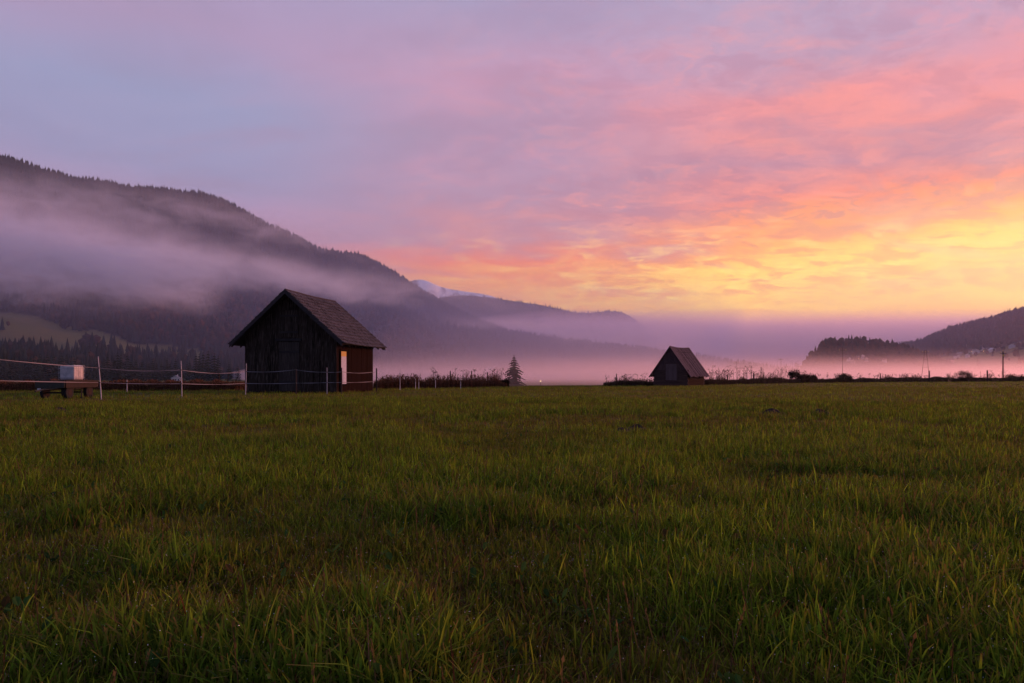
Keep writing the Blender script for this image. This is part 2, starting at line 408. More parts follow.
def darkgreen(n): 
    return np.array([.016, .024, .018]) * (.6 + .8 * rng.random((n, 1))) + np.array([.006, .002, 0]) * rng.random((n, 1))
def autumn(n):
    a = rng.random((n, 1)); return (np.array([.060, .028, .014]) * a + np.array([.028, .025, .016]) * (1-a)) * (.6 + .7 * rng.random((n, 1)))
def forest(name, terr, n, prange, trange, hmin, hmax, mask, label, dec=None, crest_n=0):
    p = prange[0] + (prange[1]-prange[0]) * rng.random(n); tt = trange[0] + (trange[1]-trange[0]) * rng.random(n)
    if crest_n:
        p = np.concatenate([p, prange[0] + (prange[1]-prange[0]) * rng.random(crest_n)]); tt = np.concatenate([tt, .955 + .045 * rng.random(crest_n)])
    pts = terr[1](p, tt)
    keep = mask(pts, p, tt); pts = pts[keep]; tt = tt[keep]; p = p[keep]
    h = hmin + (hmax-hmin) * rng.random(len(pts)) ** 1.4
    isd = (rng.random(len(pts)) < dec(pts, p, tt)) if dec else np.zeros(len(pts), bool)
    a = conifers(pts[~isd], h[~isd], darkgreen((~isd).sum()))
    b = rounds(pts[isd], h[isd] * .75, autumn(isd.sum()))
    V, T, C = join([a, b])
    o = np_mesh(name, V, T, m_tree, C=C); tag(o, label, 'forest', kind='stuff'); return o

# meadows on the lower slope of the big mountain, as terrain patches in world space
def meadow1(pts, p, tt):
    vx = 512 + pts[:, 0]/pts[:, 1]*F; vy = HY - (pts[:, 2]-CZ)/pts[:, 1]*F
    return vx, vy
open_land = []
def blobmask(x, y, blobs):
    r = np.zeros(len(x), bool)
    w = fnoise(x, y, 90, 77, 3) - .5
    for (cx_, cy2, ax, ay, rot) in blobs:
        dx_ = x - cx_; dy_ = y - cy2; c_, s_ = math.cos(rot), math.sin(rot)
        u = (dx_*c_ + dy_*s_)/ax; v = (-dx_*s_ + dy_*c_)/ay
        r |= (u*u + v*v + w*1.7) < 1
    return r
# clearing centres are found from the slope: column, slope fraction, half sizes in metres
def clearing(terr, p, t_, ax, ay, rot=0.0):
    q = terr[1](np.array([float(p)]), np.array([t_]))[0]; return (q[0], q[1], ax, ay, rot)
CL1 = [clearing(M1, 10, .215, 220, 52, -.05), clearing(M1, 60, .20, 200, 55, -.12), clearing(M1, 108, .165, 180, 48, -.1), clearing(M1, 145, .13, 120, 36, -.1), clearing(M1, 70, .115, 240, 32, 0), clearing(M1, -70, .2, 260, 70), clearing(M1, 182, .14, 90, 34, 0)]
# meadow ground colour is set by the same clearings, painted on the slope mesh as real land cover
def landcover(terr, blobs, seed):
    o = terr[0]; me = o.data; n = len(me.vertices); co_ = np.empty(n*3, np.float32); me.vertices.foreach_get('co', co_); co_ = co_.reshape(-1, 3)
    mk = blobmask(co_[:, 0], co_[:, 1], blobs)
    base = np.array([.022, .024, .020]) * np.ones((n, 1))
    mc = np.array([.105, .120, .040]) * (1-fnoise(co_[:, 0], co_[:, 1], 160, seed, 3))[:, None]*1.3 + np.array([.125, .078, .045]) * fnoise(co_[:, 0], co_[:, 1], 160, seed, 3)[:, None]
    C = np.where(mk[:, None], mc, base)
    a = me.color_attributes.new('Col', 'FLOAT_COLOR', 'POINT'); cc = np.ones((n, 4), np.float32); cc[:, :3] = C; a.data.foreach_set('color', cc.ravel())
    me.materials.clear(); me.materials.append(vc_mat('land_cover', .95, .05))
landcover(M1, CL1, 5)
forest('forest', M1, 52000, (-330, 660), (.0, 1.0), 10, 34, lambda q, p, tt: (~blobmask(q[:, 0], q[:, 1], CL1) | (fnoise(q[:, 0], q[:, 1]*1.6, 70, 88, 3) > .65)) & (rng.random(len(q)) < np.interp(p, [-330, 400, 660], [1, .9, .5])),
       'dark forest of spruces and autumn trees covering the long mountain on the left',
       dec=lambda q, p, tt: np.where(tt < .45, .10 + .5 * (fnoise(q[:, 0], q[:, 1], 240, 9) > .52), .02), crest_n=9000)
forest('forest', M2, 9000, (300, 688), (.3, 1.0), 24, 44, lambda q, p, tt: tt < .99, 'distant hazy woods on the far ridge below the snowy peak')
forest('forest', M4, 7000, (330, 800), (.1, 1.0), 20, 38, lambda q, p, tt: tt < 2, 'blue hazy woods on the foothill behind the lone spruce')
forest('forest', R1, 3000, (801, 972), (.0, 1.0), 6, 24, lambda q, p, tt: (tt > .45) | (p < 835), 'purple wood covering the steep knoll at the left end of the right hill',
       dec=lambda q, p, tt: np.full(len(q), .75), crest_n=120)
CL2 = [clearing(R2, 985, .33, 200, 60, 0), clearing(R2, 1035, .31, 240, 90, 0), clearing(R2, 955, .28, 160, 50, 0), clearing(R2, 1040, .16, 260, 140, .1), clearing(R2, 1000, .22, 200, 70, .1), clearing(R2, 940, .25, 170, 90, .1), clearing(R2, 1000, .40, 240, 30, 0), clearing(R2, 1150, .2, 300, 200, 0), clearing(R2, 900, .3, 200, 60, 0)]
landcover(R2, CL2, 15)
forest('forest', R2, 15000, (850, 1300), (.05, 1.0), 11, 24, lambda q, p, tt: ((tt > .47) | (rng.random(len(q)) < .12)) & ~blobmask(q[:, 0], q[:, 1], CL2) | ((tt < .47) & (rng.random(len(q)) < .03)), 'dark wood on the hill above the village on the right',
       dec=lambda q, p, tt: np.where(tt < .5, .7, .2), crest_n=1600)

# ------------------------------------------------------------------ ground
m_ground, t = new_mat('field_soil')
g = t.n('ShaderNodeNewGeometry').outputs['Position']
n1 = t.noise(g, .35, 5, .6); n2 = t.noise(g, 9, 6, .7); n3 = t.noise(g, .02, 4, .5)
c = t.mix(t.smooth(n1, .35, .65), (.11, .095, .014, 1), (.13, .090, .018, 1))
c = t.mix(t.smooth(n2, .4, .7), c, (.045, .040, .012, 1)); c = t.mix(t.m('MULTIPLY', t.smooth(n3, .4, .6), .4), c, (.10, .072, .022, 1))
out(t, principled(t, c, .95, .05, bump(t, n2, .6, .05)).outputs[0])
xs = np.concatenate([-np.geomspace(9500, 2, 60), [0], np.geomspace(2, 9500, 60)]); ys = np.concatenate([[-250, -60, -20, -5], np.linspace(0, 60, 60), np.linspace(62, 300, 60), np.geomspace(310, 12500, 60)])
GX, GY = np.meshgrid(xs, ys); 
EDGE_P = [-400, 0, 130, 240, 380, 507, 600, 650, 720, 800, 900, 1024, 1400]
EDGE_D = [40, 41, 42, 43, 47, 56, 61, 63.5, 72, 88, 103, 115, 135]
def edge_d(px): return np.interp(px, EDGE_P, EDGE_D)
def drop(x, y):
    q = np.clip((y - edge_d(512 + x/np.maximum(y, 1.)*F) - 5) / 130, 0, 1)
    return -4.0 * q*q*(3-2*q)
def gz(x, y):
    return drop(x, y) + GZ + (fnoise(x, y, 5, 3, 3) - .5) * .028 * np.clip(1 - np.abs(y) / 90, 0, 1)
nx_ = len(xs); ii = np.arange(len(ys)-1)[:, None]*nx_ + np.arange(nx_-1)[None]
go = np_mesh('ground', np.stack([GX, GY, gz(GX, GY)], -1).reshape(-1, 3), np.stack([ii, ii+1, ii+nx_+1, ii+nx_], -1).reshape(-1, 4), m_ground, smooth=True)
tag(go, kind='structure')

# ------------------------------------------------------------------ meadow grass
MOLE = [(XD(622, 11.2), 11.2, .22), (XD(636, 11.6), 11.6, .26), (XD(772, 17), 17, .30), (XD(819, 16.2), 16.2, .34), (XD(60, 17.5), 17.5, .30)]
def grass_zone(n, d0, d1, segs, wmul, hmul, seed):
    r = np.random.default_rng(seed)
    u = r.random(n); d = np.sqrt(d0*d0 + u*(d1*d1 - d0*d0))
    a = (r.random(n) - .5) * 2 * .88
    x = d*np.sin(a); y = d*np.cos(a)
    nt_ = max(1, n // 16); tid = r.integers(0, nt_, n); tuf = r.random(n) < .72
    spread = .018 + .0016*d
    x = np.where(tuf, x[tid] + r.normal(size=n)*spread, x); y = np.where(tuf, y[tid] + r.normal(size=n)*spread, y)
    tid = np.where(tuf, tid, r.integers(0, nt_, n)); th_ = r.random(nt_)[tid]; tc_ = r.random(nt_)[tid]; tk_ = r.random(nt_)[tid]
    px = 512 + x/np.maximum(y, .1)*F
    dens = fnoise(x, y, .55, 101, 3); lush = fnoise(x + 50, y, 1.1, 131, 4); dry = fnoise(x, y + 90, 2.6, 151, 4)
    keep = np.ones(n, bool)
    for (mx_, my_, mr_) in MOLE: keep &= ((x-mx_)**2 + (y-my_)**2*.8) > (mr_*.9)**2
    keep &= (y < edge_d(px) + 1.0) & (r.random(n) < .45 + 1.3*np.clip(dens - .25, 0, 1))
    x, y, d, dens, lush, dry, th_, tc_, tk_ = [q[keep] for q in (x, y, d, dens, lush, dry, th_, tc_, tk_)]
    n = len(x)
    L = np.clip((lush - .54) * 7, 0, 1); Dy = np.clip((dry - .5) * 6, 0, 1) * (1-L)
    h = (.065 + .105 * r.random(n)) * (.88 + .4*dens) * (1 + .15*L) * (1 - .40*Dy) * hmul * (.62 + .62*th_)
    dead = r.random(n) < (.10 + .25*Dy)
    w = (.0014 + .0030*r.random(n)) * (1 + .35*L) * wmul; w[dead] *= .6
    tall = r.random(n) < .05; h = h*np.where(tall, 1.35, 1.0)
    lean = (.10 + .85*r.random(n)**1.5); lean[dead] *= 1.7
    la = r.random(n)*6.283; fa = la + 1.57 + (r.random(n)-.5)*1.2
    blunt = r.random(n) < .38
    z0 = gz(x, y) - .005
    lv = np.linspace(0, 1, segs + 1)
    Vs = np.empty((n, 2*(segs+1), 3), np.float32); Cs = np.empty((n, 2*(segs+1), 3), np.float32)
    g1 = np.array([.085, .175, .012]); g2 = np.array([.215, .260, .016]); g3 = np.array([.035, .085, .016])
    k = np.clip(.65*tk_[:, None] + .35*r.random((n, 1)), 0, 1); body = (g1*(1-k) + g2*k) * (.38 + 1.2*tc_[:, None])
    body = body*(1-.3*L[:, None]) + g3*.3*L[:, None]
    body = body*(1-.45*Dy[:, None]) + np.array([.10, .075, .012])*.45*Dy[:, None]
    straw = np.array([.15, .095, .045]) * (.35 + .9*r.random((n, 1))); rust = np.array([.12, .040, .015])
    rs = r.random((n, 1)) < .25; straw = np.where(rs, rust, straw)
    body = np.where(dead[:, None], straw, body * (.6 + .8*r.random((n, 1))))
    tipc = np.where(blunt[:, None], np.array([.17, .12, .035]) * (.6 + .6*r.random((n, 1))), body*1.1)
    for i, f in enumerate(lv):
        bend = lean * h * f*f
        cx_ = x + np.cos(la)*bend; cy2 = y + np.sin(la)*bend; cz = z0 + h*f*(1 - .35*lean*f)
        wf = w * (1 - f*.25) * np.where(f > .99, np.where(blunt, .75, .12), 1) * (1 if i else .7)
        Vs[:, 2*i, 0] = cx_ - np.cos(fa)*wf; Vs[:, 2*i, 1] = cy2 - np.sin(fa)*wf; Vs[:, 2*i, 2] = cz
        Vs[:, 2*i+1, 0] = cx_ + np.cos(fa)*wf; Vs[:, 2*i+1, 1] = cy2 + np.sin(fa)*wf; Vs[:, 2*i+1, 2] = cz
        cc = body if f < .99 else tipc
        Cs[:, 2*i] = cc; Cs[:, 2*i+1] = cc
    base = (np.arange(n)*2*(segs+1))[:, None]
    q = np.concatenate([np.stack([base+2*i, base+2*i+1, base+2*i+3, base+2*i+2], -1) for i in range(segs)], 1)
    return Vs.reshape(-1, 3), q.reshape(-1, 4), Cs.reshape(-1, 3), np.stack([x, y, z0+h], -1)
zones = [grass_zone(190000, .9, 4.5, 4, 1.0, 1.0, 1), grass_zone(360000, 4.5, 11, 3, 1.15, 1.0, 2), grass_zone(330000, 11, 28, 2, 2.2, 1.0, 3), grass_zone(260000, 28, 64, 1, 4.5, .95, 4), grass_zone(170000, 64, 150, 1, 9, .95, 5)]
m_grass, t = new_mat('grass_blade')
a = t.n('ShaderNodeVertexColor', layer_name='Col')
p = principled(t, a.outputs[0], .7, .04); tr = t.n('ShaderNodeBsdfTranslucent'); t.l(a.outputs[0], tr.inputs[0])
mx = t.n('ShaderNodeMixShader'); mx.inputs[0].default_value = .45; t.l(p.outputs[0], mx.inputs[1]); t.l(tr.outputs[0], mx.inputs[2]); out(t, mx.outputs[0])
V, T, C = join([z[:3] for z in zones])
go = np_mesh('meadow_grass', V, T, m_grass, C=C); tag(go, 'short mown green meadow grass with straw coloured tips filling the foreground', 'grass', kind='stuff')
def molehill(x, y, r_, label, seed):
    rr = np.random.default_rng(seed); n1_, n2_ = 9, 22; V = []; T = []
    for i in range(n1_):
        f = i/(n1_-1)
        for j in range(n2_):
            a = 6.283*j/n2_; q = r_*f*(1+.25*math.sin(3*a+seed)+.12*rr.random())
            V.append((q*math.cos(a), q*math.sin(a), r_*.5*(math.cos(f*3.14)*.5+.5) + .045*(rr.random()-.5)*(1 if i else .2) - .02))
    for i in range(n1_-1):
        for j in range(n2_): T.append((i*n2_+j, i*n2_+(j+1) % n2_, (i+1)*n2_+(j+1) % n2_, (i+1)*n2_+j))
    o = np_mesh('molehill', np.array(V), np.array(T), m_dirt, smooth=False); o.location = (x, y, GZ); tag(o, label, 'molehill', 'molehills in the meadow')
m_dirt = plain_mat('loose_soil', (.035, .020, .013, 1), (.018, .011, .008, 1), scale=30, rough=.95)
for (q, lb) in zip(MOLE, ('left of the two touching dark molehills near the middle of the meadow', 'right of the two touching dark molehills near the middle of the meadow', 'small molehill right of the middle, below the dead stalks', 'larger molehill right of the small one, below the round bush', 'lone molehill in front of the trailer at the left')):
    molehill(q[0], q[1], q[2], lb, int(abs(q[0])*10))
# low broad leaved herbs and seed stalks between the grass
rr = np.random.default_rng(44); V = []; T = []; C = []
for i in range(900):
    d0 = 1.3 + 9*rr.random()**1.3; a0 = (rr.random()-.5)*1.7; hx, hy = d0*math.sin(a0), d0*math.cos(a0); hz = float(gz(np.array([hx]), np.array([hy]))[0])
    cc_ = np.array([.035, .075, .016])*(.6+.9*rr.random()) if rr.random() < .85 else np.array([.085, .055, .018])*(.5+.7*rr.random())
    up_ = .02+.10*rr.random()
    for k in range(rr.integers(3, 7)):
        a = rr.random()*6.283; L = .014+.034*rr.random(); w = L*(.22+.2*rr.random()); u = np.array([math.cos(a), math.sin(a), .5+.9*rr.random()]); p_ = np.array([-math.sin(a), math.cos(a), .2*(rr.random()-.5)])
        b = np.array([hx, hy, hz+up_*rr.random()]) + u*.012; n0 = len(V)
        V += [b, b+u*L*.35+p_*w, b+u*L*.75+p_*w*.8, b+u*L - np.array([0, 0, L*.15]), b+u*L*.75-p_*w*.8, b+u*L*.35-p_*w]; C += [cc_]*6
        T += [(n0, n0+1, n0+2, n0+3), (n0, n0+3, n0+4, n0+5)]
for i in range(520):
    d0 = 1.6 + 16*rr.random()**1.2; a0 = (rr.random()-.5)*1.7; hx, hy = d0*math.sin(a0), d0*math.cos(a0); hz = float(gz(np.array([hx]), np.array([hy]))[0])
    h = .14+.13*rr.random(); lx_, ly_ = (rr.random(2)-.5)*.14; cc_ = np.array([.13, .090, .035])*(.4+.8*rr.random()); n0 = len(V); w = .0012+.0002*d0
    V += [(hx-w, hy, hz), (hx+w, hy, hz), (hx+lx_+w, hy+ly_, hz+h), (hx+lx_-w, hy+ly_, hz+h)]; C += [cc_]*4; T += [(n0, n0+1, n0+2, n0+3)]
    for k in range(5):
        f = .72+.28*k/4; n0 = len(V); a = rr.random()*6.283; s_ = .004+.004*rr.random()
        cx_, cy2, cz = hx+lx_*f, hy+ly_*f, hz+h*f
        V += [(cx_, cy2, cz), (cx_+math.cos(a)*s_, cy2+math.sin(a)*s_, cz+s_), (cx_+math.cos(a)*s_*.6, cy2+math.sin(a)*s_*.6, cz+s_*3.2), (cx_-math.cos(a)*s_*.4, cy2-math.sin(a)*s_*.4, cz+s_*1.5)]; C += [cc_*1.1]*4; T += [(n0, n0+1, n0+2, n0+3)]
tag(np_mesh('meadow_herbs', np.array(V), np.array(T), m_grass, C=np.array(C)), 'low broad leaves and brown seed stalks scattered among the nearer grass', 'herbs', kind='stuff')
# dew drops on the nearer blades
tips = np.concatenate([zones[0][3], zones[1][3]]); r = np.random.default_rng(9); tips = tips[r.choice(len(tips), 15000, False)]
OV = np.array([(1,0,0),(-1,0,0),(0,1,0),(0,-1,0),(0,0,1),(0,0,-1)], float); OF = np.array([(0,2,4),(2,1,4),(1,3,4),(3,0,4),(2,0,5),(1,2,5),(3,1,5),(0,3,5)])
sz = (.0008 + .0012*r.random(len(tips))**2)[:, None, None]
V = (OV[None]*sz + (tips + np.array([0, 0, -.006]))[:, None]).reshape(-1, 3); T = (OF[None] + (np.arange(len(tips))*6)[:, None, None]).reshape(-1, 3)
m_dew, t = new_mat('dew'); out(t, principled(t, (.9, .9, .92, 1), .25, .8, **{'Metallic': .5}).outputs[0])
tag(np_mesh('dew_drops', V, T, m_dew, smooth=True), 'tiny dew drops clinging to the nearer grass blades', 'dew', kind='stuff')

# ------------------------------------------------------------------ dry weeds along the field edge
m_weed = vc_mat('dry_weed', .9, .05, .25)
def weeds(n, prange, hfun, depth, colf, seed, name='dry_weeds', label='', doff=.5):
    r = np.random.default_rng(seed)
    px = prange[0] + (prange[1]-prange[0])*r.random(n); dd = edge_d(px) + doff + depth*r.random(n)
    x = XD(px, dd); y = dd
    H = hfun(px, r) * (.45 + .75*fnoise(px, px*0, 9, seed, 3))
    Vs = []; Cs = []
    C0 = colf(n, r)
    # stem as narrow upright card pair and 5 leaf/seed cards each
    items = []
    th = r.random(n)*6.283; lx = (r.random(n)-.5)*.5*H; ly = (r.random(n)-.5)*.5*H
    def quad(cx_, cy2, z0, dx_, dy_, dz_, w, c_):
        a_ = r.random(len(cx_))*6.283; wx = np.cos(a_)*w; wy = np.sin(a_)*w
        q = np.stack([np.stack([cx_-wx, cy2-wy, z0], -1), np.stack([cx_+wx, cy2+wy, z0], -1), np.stack([cx_+dx_+wx*.5, cy2+dy_+wy*.5, z0+dz_], -1), np.stack([cx_+dx_-wx*.5, cy2+dy_-wy*.5, z0+dz_], -1)], 1)
        items.append((q.reshape(-1, 3), np.repeat(c_, 4, 0)))
    quad(x, y, np.full(n, GZ), lx, ly, H - GZ, .008 + .006*r.random(n), C0)
    for k in range(6):
        f = r.random(n)**.7; cx_ = x + lx*f; cy2 = y + ly*f; z = GZ + (H-GZ)*f
        quad(cx_, cy2, z, (r.random(n)-.5)*.22, (r.random(n)-.5)*.22, (r.random(n)-.2)*.16, .014 + .028*r.random(n), C0*(.7+.6*r.random((n, 1))))
    V = np.concatenate([i[0] for i in items]); C = np.concatenate([i[1] for i in items])
    T = np.arange(len(V)).reshape(-1, 4)
    o = np_mesh(name, V, T, m_weed, C=C); tag(o, label, 'weeds', kind='stuff'); return o
red = lambda n, r: np.array([.15, .060, .040])*(.4+.9*r.random((n, 1))) + np.array([.0, .02, .0])*r.random((n, 1))
drk = lambda n, r: np.array([.085, .046, .034])*(.4+.9*r.random((n, 1))) + np.array([.0, .02, .0])*r.random((n, 1))
ends = lambda p, a, b, w: np.clip(np.minimum(p-a, b-p)/w, .25, 1)
weeds(11000, (-250, 245), lambda p, r: .42 + .12*r.random(len(p)), 3.5, red, 21, label='reddish brown dry weeds in a low band behind the trailer at the left')
weeds(6000, (374, 507), lambda p, r: (.42 + .5*r.random(len(p))**5 * (1 + .5*(p > 440)))*ends(p, 366, 512, 16), 2.5, red, 22, label='rust coloured tangled weeds right of the large barn ending before the lone spruce')
weeds(3600, (604, 716), lambda p, r: (.28 + .5*r.random(len(p))**6)*ends(p, 600, 730, 14), 2.5, drk, 23, label='dark low weeds around the foot of the small hut', doff=.2)
weeds(20000, (706, 1330), lambda p, r: .46 + 1.1*r.random(len(p))**3.5*np.clip((fnoise(p, p*0, 7, 71, 4) - .42)*5, .03, 1) + .14*(p > 880), 4.5, drk, 24, label='dark ragged weeds along the far field edge at the right')
def seed_heads(n, prange, h0, h1, seed, label):
    """tall dead umbel stalks"""
    r = np.random.default_rng(seed); m = MB()
    for i in range(n):
        px = r.uniform(*prange); d_ = edge_d(px) + r.uniform(.8, 3); x = XD(px, d_); h = r.uniform(h0, h1)
        tx, ty = r.uniform(-.12, .12, 2)
        m.tube([(x, d_, GZ), (x+tx*.4, d_, h*.5), (x+tx, d_+ty, h)], [.016, .012, .008], 4)
        for k in range(r.integers(2, 5)):
            f = r.uniform(.55, 1); an = r.uniform(0, 6.28); L = r.uniform(.1, .28)
            b = (x+tx*f, d_+ty*f, GZ+(h-GZ)*f); e = (b[0]+math.cos(an)*L, b[1]+math.sin(an)*L, b[2]+L*.9)
            m.tube([b, e], .008, 3)
            for q in range(4):
                o2 = [e[j]+r.uniform(-.07, .07) for j in range(3)]
                m.box([o2[0]-.022, o2[1]-.022, o2[2]-.014], [o2[0]+.022, o2[1]+.022, o2[2]+.014])
    tag(m.build('dead_stalks', plain_mat('dead_stalk', (.030, .020, .014, 1))), label, 'dry stalks', kind='stuff')
seed_heads(70, (708, 790), 1.1, 1.95, 31, 'thin dead umbel stalks standing right of the small hut')
seed_heads(34, (955, 1006), .9, 1.7, 32, 'loose dead stalks beside the far stake near the utility pole')
seed_heads(26, (430, 506), .8, 1.35, 33, 'thin dead stalks rising from the weeds right of the large barn')
seed_heads(60, (810, 1024), .62, 1.15, 35, 'scattered dead stalks along the field edge below the village')
seed_heads(16, (606, 650), .5, 1.0, 34, 'few bent dead stalks left of the small hut')

# ------------------------------------------------------------------ large barn
BA = R(-11.1)   # ridge points away, turned slightly right
barn = empty('barn', (-12.2, 37.53, GZ), BA)
tag(barn, 'large dark weathered board barn with shingled gable roof behind the tape fence', 'barn')
HW, DP, EZ, RZ_ = 2.75, 5.0, 3.16, 5.54
TZ = -GZ
m_bw = wood_mat('barn_boards', (.008, .006, .004, 1), (.026, .020, .016, 1), (.085, .068, .058, 1))
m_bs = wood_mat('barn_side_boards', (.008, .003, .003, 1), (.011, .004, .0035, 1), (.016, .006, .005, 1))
def roof_h(x, hw, ez, rz): return ez + (rz - ez) * (1 - abs(x) / hw)
def gable(hw, ez, rz, y, th, mat, parent, bw=.17, skip=None, seed=1, name='wall'):
    r = random.Random(seed); m = MB(); x = -hw
    while x < hw - .01:
        x1 = min(x + bw*r.uniform(.75, 1.3), hw); j = r.uniform(-.012, .012)
        if skip is None or not skip(x, x1):
            a, b = x + .005, x1 - .005; za, zb = roof_h(a, hw, ez, rz), roof_h(b, hw, ez, rz); z0 = r.uniform(.02, .10)
            yy0, yy1 = y + j, y + j + th
            m.hexa([(a,yy0,z0),(b,yy0,z0),(b,yy1,z0),(a,yy1,z0),(a,yy0,za),(b,yy0,zb),(b,yy1,zb),(a,yy1,za)])
        x = x1
    return m.build(name, mat, parent)
gable(HW, EZ, RZ_, 0, .03, m_bw, barn)
gable(HW, EZ, RZ_, DP, .03, m_bw, barn, seed=5)
def sidewall(x, y0, y1, z1, mat, parent, seed, bw=.16, skip=None, sgn=1):
    r = random.Random(seed); m = MB(); y = y0
    while y < y1 - .01:
        b = min(y + bw*r.uniform(.75, 1.3), y1); j = r.uniform(-.012, .012)
        zt0 = r.uniform(.02, .1)
        if skip and skip(y, b): m.box((x-.015+j, y+.005, 2.32), (x+.015+j, b-.005, z1))
        else: m.box((x-.015+j, y+.005, zt0), (x+.015+j, b-.005, z1))
        y = b
    return m.build('wall', mat, parent)
sidewall(-HW+.02, .04, DP-.01, EZ, m_bw, barn, 3)
sidewall(HW-.02, .04, DP-.01, EZ, m_bs, barn, 4, skip=lambda a, b: b > .50 and a < 1.1)
# inner posts and sills so that gaps look onto timber
m = MB()
for x in (-HW+.12, 0.62, -.62, HW-.12):
    m.box((x-.08, .05, .0), (x+.08, .2, roof_h(x, HW, EZ, RZ_)-.05))
m.box((-HW+.05, .04, .03), (HW-.05, .16, .2)); m.box((HW-.16, .2, .03), (HW-.04, DP-.05, .2)); m.box((HW-.16, .2, EZ-.16), (HW-.04, DP-.05, EZ-.02))
m.build('timber_frame', m_bw, barn)
m_beam = wood_mat('beam', (.018, .016, .017, 1), (.03, .027, .028, 1), (.04, .036, .036, 1), 'x')
m = MB(); m.box((-.85, -.10, 2.86), (.72, .0, 3.00)); m.build('lintel', m_beam, barn)
# door: board leaf with two battens
r = random.Random(8); m = MB(); x = -.62
while x < .58:
    x1 = min(x+.15, .6); m.box((x+.004, -.055+r.uniform(-.006, .006), .12), (x1-.004, -.02, 2.82)); x = x1
m_door = wood_mat('door_boards', (.024, .020, .018, 1), (.036, .030, .027, 1), (.075, .062, .055, 1))
door = m.build('door', m_door, barn)
for z in (.55, 2.2):
    m = MB(); m.box((-.60, -.085, z), (.58, -.056, z+.13)); m.build('batten', m_beam, door)
m = MB(); m.tube([(.42, -.06, 1.25), (.42, -.12, 1.27), (.42, -.12, 1.40), (.42, -.06, 1.42)], .012, 6); m.build('handle', plain_mat('old_iron', (.03, .025, .022, 1), rough=.5), door)
# hatch above
m = MB(); x = -.58
while x < .5:
    x1 = min(x+.15, .54); m.box((x+.004, -.05+r.uniform(-.006, .006), 3.06), (x1-.004, -.02, 4.55)); x = x1
hatch = m.build('hatch', m_bw, barn)
for z in (3.3, 4.2):
    m = MB(); m.box((-.56, -.078, z), (.52, -.052, z+.1)); m.build('batten', m_beam, hatch)
# pale board leaning in the side opening: white with ochre strip on top
m_pale, t = new_mat('pale_board')
tc = t.n('ShaderNodeTexCoord').outputs['Object']; n = t.noise(tc, 9, 4, .6)
out(t, principled(t, t.mix(t.smooth(n, .4, .7), (.44, .46, .58, 1), (.36, .37, .46, 1)), .7, .2).outputs[0])
m = MB(); m.box((HW-.005, .50, .50), (HW+.03, 1.16, 2.02)); pb = m.build('door_panel', m_pale, barn); pb['label'] = 'narrow pale side door panel with ochre strip on top'
m = MB(); m.box((HW-.003, .50, 2.024), (HW+.032, 1.16, 2.30)); m.build('strip', plain_mat('ochre_paint', (.50, .33, .06, 1), (.42, .26, .05, 1)), pb)
m = MB(); m.box((HW-.02, .40, .42), (HW+.04, .495, 2.36)); m.box((HW-.02, 1.165, .42), (HW+.04, 1.25, 2.36)); m.box((HW-.02, .40, 2.364), (HW+.04, 1.25, 2.44)); m.box((HW-.02, .40, .03), (HW+.035, 1.25, .416)); m.build('door_frame', m_bs, barn)
# roof: deck and courses of shingles
OV_S, OV_F = .58, .55
tanr = (RZ_ - EZ)/HW
m_sh = wood_mat('shingles', (.014, .013, .015, 1), (.062, .056, .063, 1), (.19, .18, .20, 1), 'x')
def shingle_side(sgn, m, r, nrow=14, hw=HW, ov=OV_S, rz=RZ_, tan_=tanr, y0=-OV_F, y1=DP+OV_F, lift=.06, cw=.26, th=.045):
    L = (hw + ov); sl_ = math.hypot(L, L*tan_); ux, uz = L/sl_, -L*tan_/sl_; nx__, nz__ = -uz, ux
    row = sl_/nrow
    for i in range(nrow):
        s0 = i*row; s1 = s0 + row*1.25; y = y0
        sag = 0
        while y < y1 - .01:
            b = min(y + cw*r.uniform(.6, 1.5), y1); j = r.uniform(-.01, .012); e = r.uniform(-.035, .03)
            sag0 = -.05*math.sin(math.pi*(y-y0)/(y1-y0))
            def pt(s_, k, yy): return (sgn*(s_*ux + nx__*k), yy, rz + s_*uz + nz__*k + sag0)
            a0 = lift; a1 = lift + .028 + j
            s1e = min(s1 + e, sl_ + .05)
            q = [pt(s0, a0, y+.004), pt(s1e, a1, y+.004), pt(s1e, a1, b-.004), pt(s0, a0, b-.004), pt(s0, a0+th*.6, y+.004), pt(s1e, a1+th, y+.004), pt(s1e, a1+th, b-.004), pt(s0, a0+th*.6, b-.004)]
            if sgn < 0: q = [q[3], q[2], q[1], q[0], q[7], q[6], q[5], q[4]]
            m.hexa(q); y = b
r = random.Random(12)
m = MB(); shingle_side(1, m, r); shingle_side(-1, m, r); roof = m.build('roof', m_sh, barn)
L = HW + OV_S - .03
m = MB()
for sgn in (1, -1):
    z1 = RZ_ - L*tanr
    q = [(0, -OV_F+.02, RZ_-.05), (sgn*L, -OV_F+.02, z1-.05), (sgn*L, DP+OV_F-.02, z1-.05), (0, DP+OV_F-.02, RZ_-.05), (0, -OV_F+.02, RZ_), (sgn*L, -OV_F+.02, z1), (sgn*L, DP+OV_F-.02, z1), (0, DP+OV_F-.02, RZ_)]
    if sgn < 0: q = [q[3], q[2], q[1], q[0], q[7], q[6], q[5], q[4]]
    m.hexa(q)
m.build('roof_deck', m_beam, roof)
m_bb = wood_mat('bargeboards', (.026, .024, .026, 1), (.034, .031, .034, 1), (.05, .047, .05, 1), 'x')
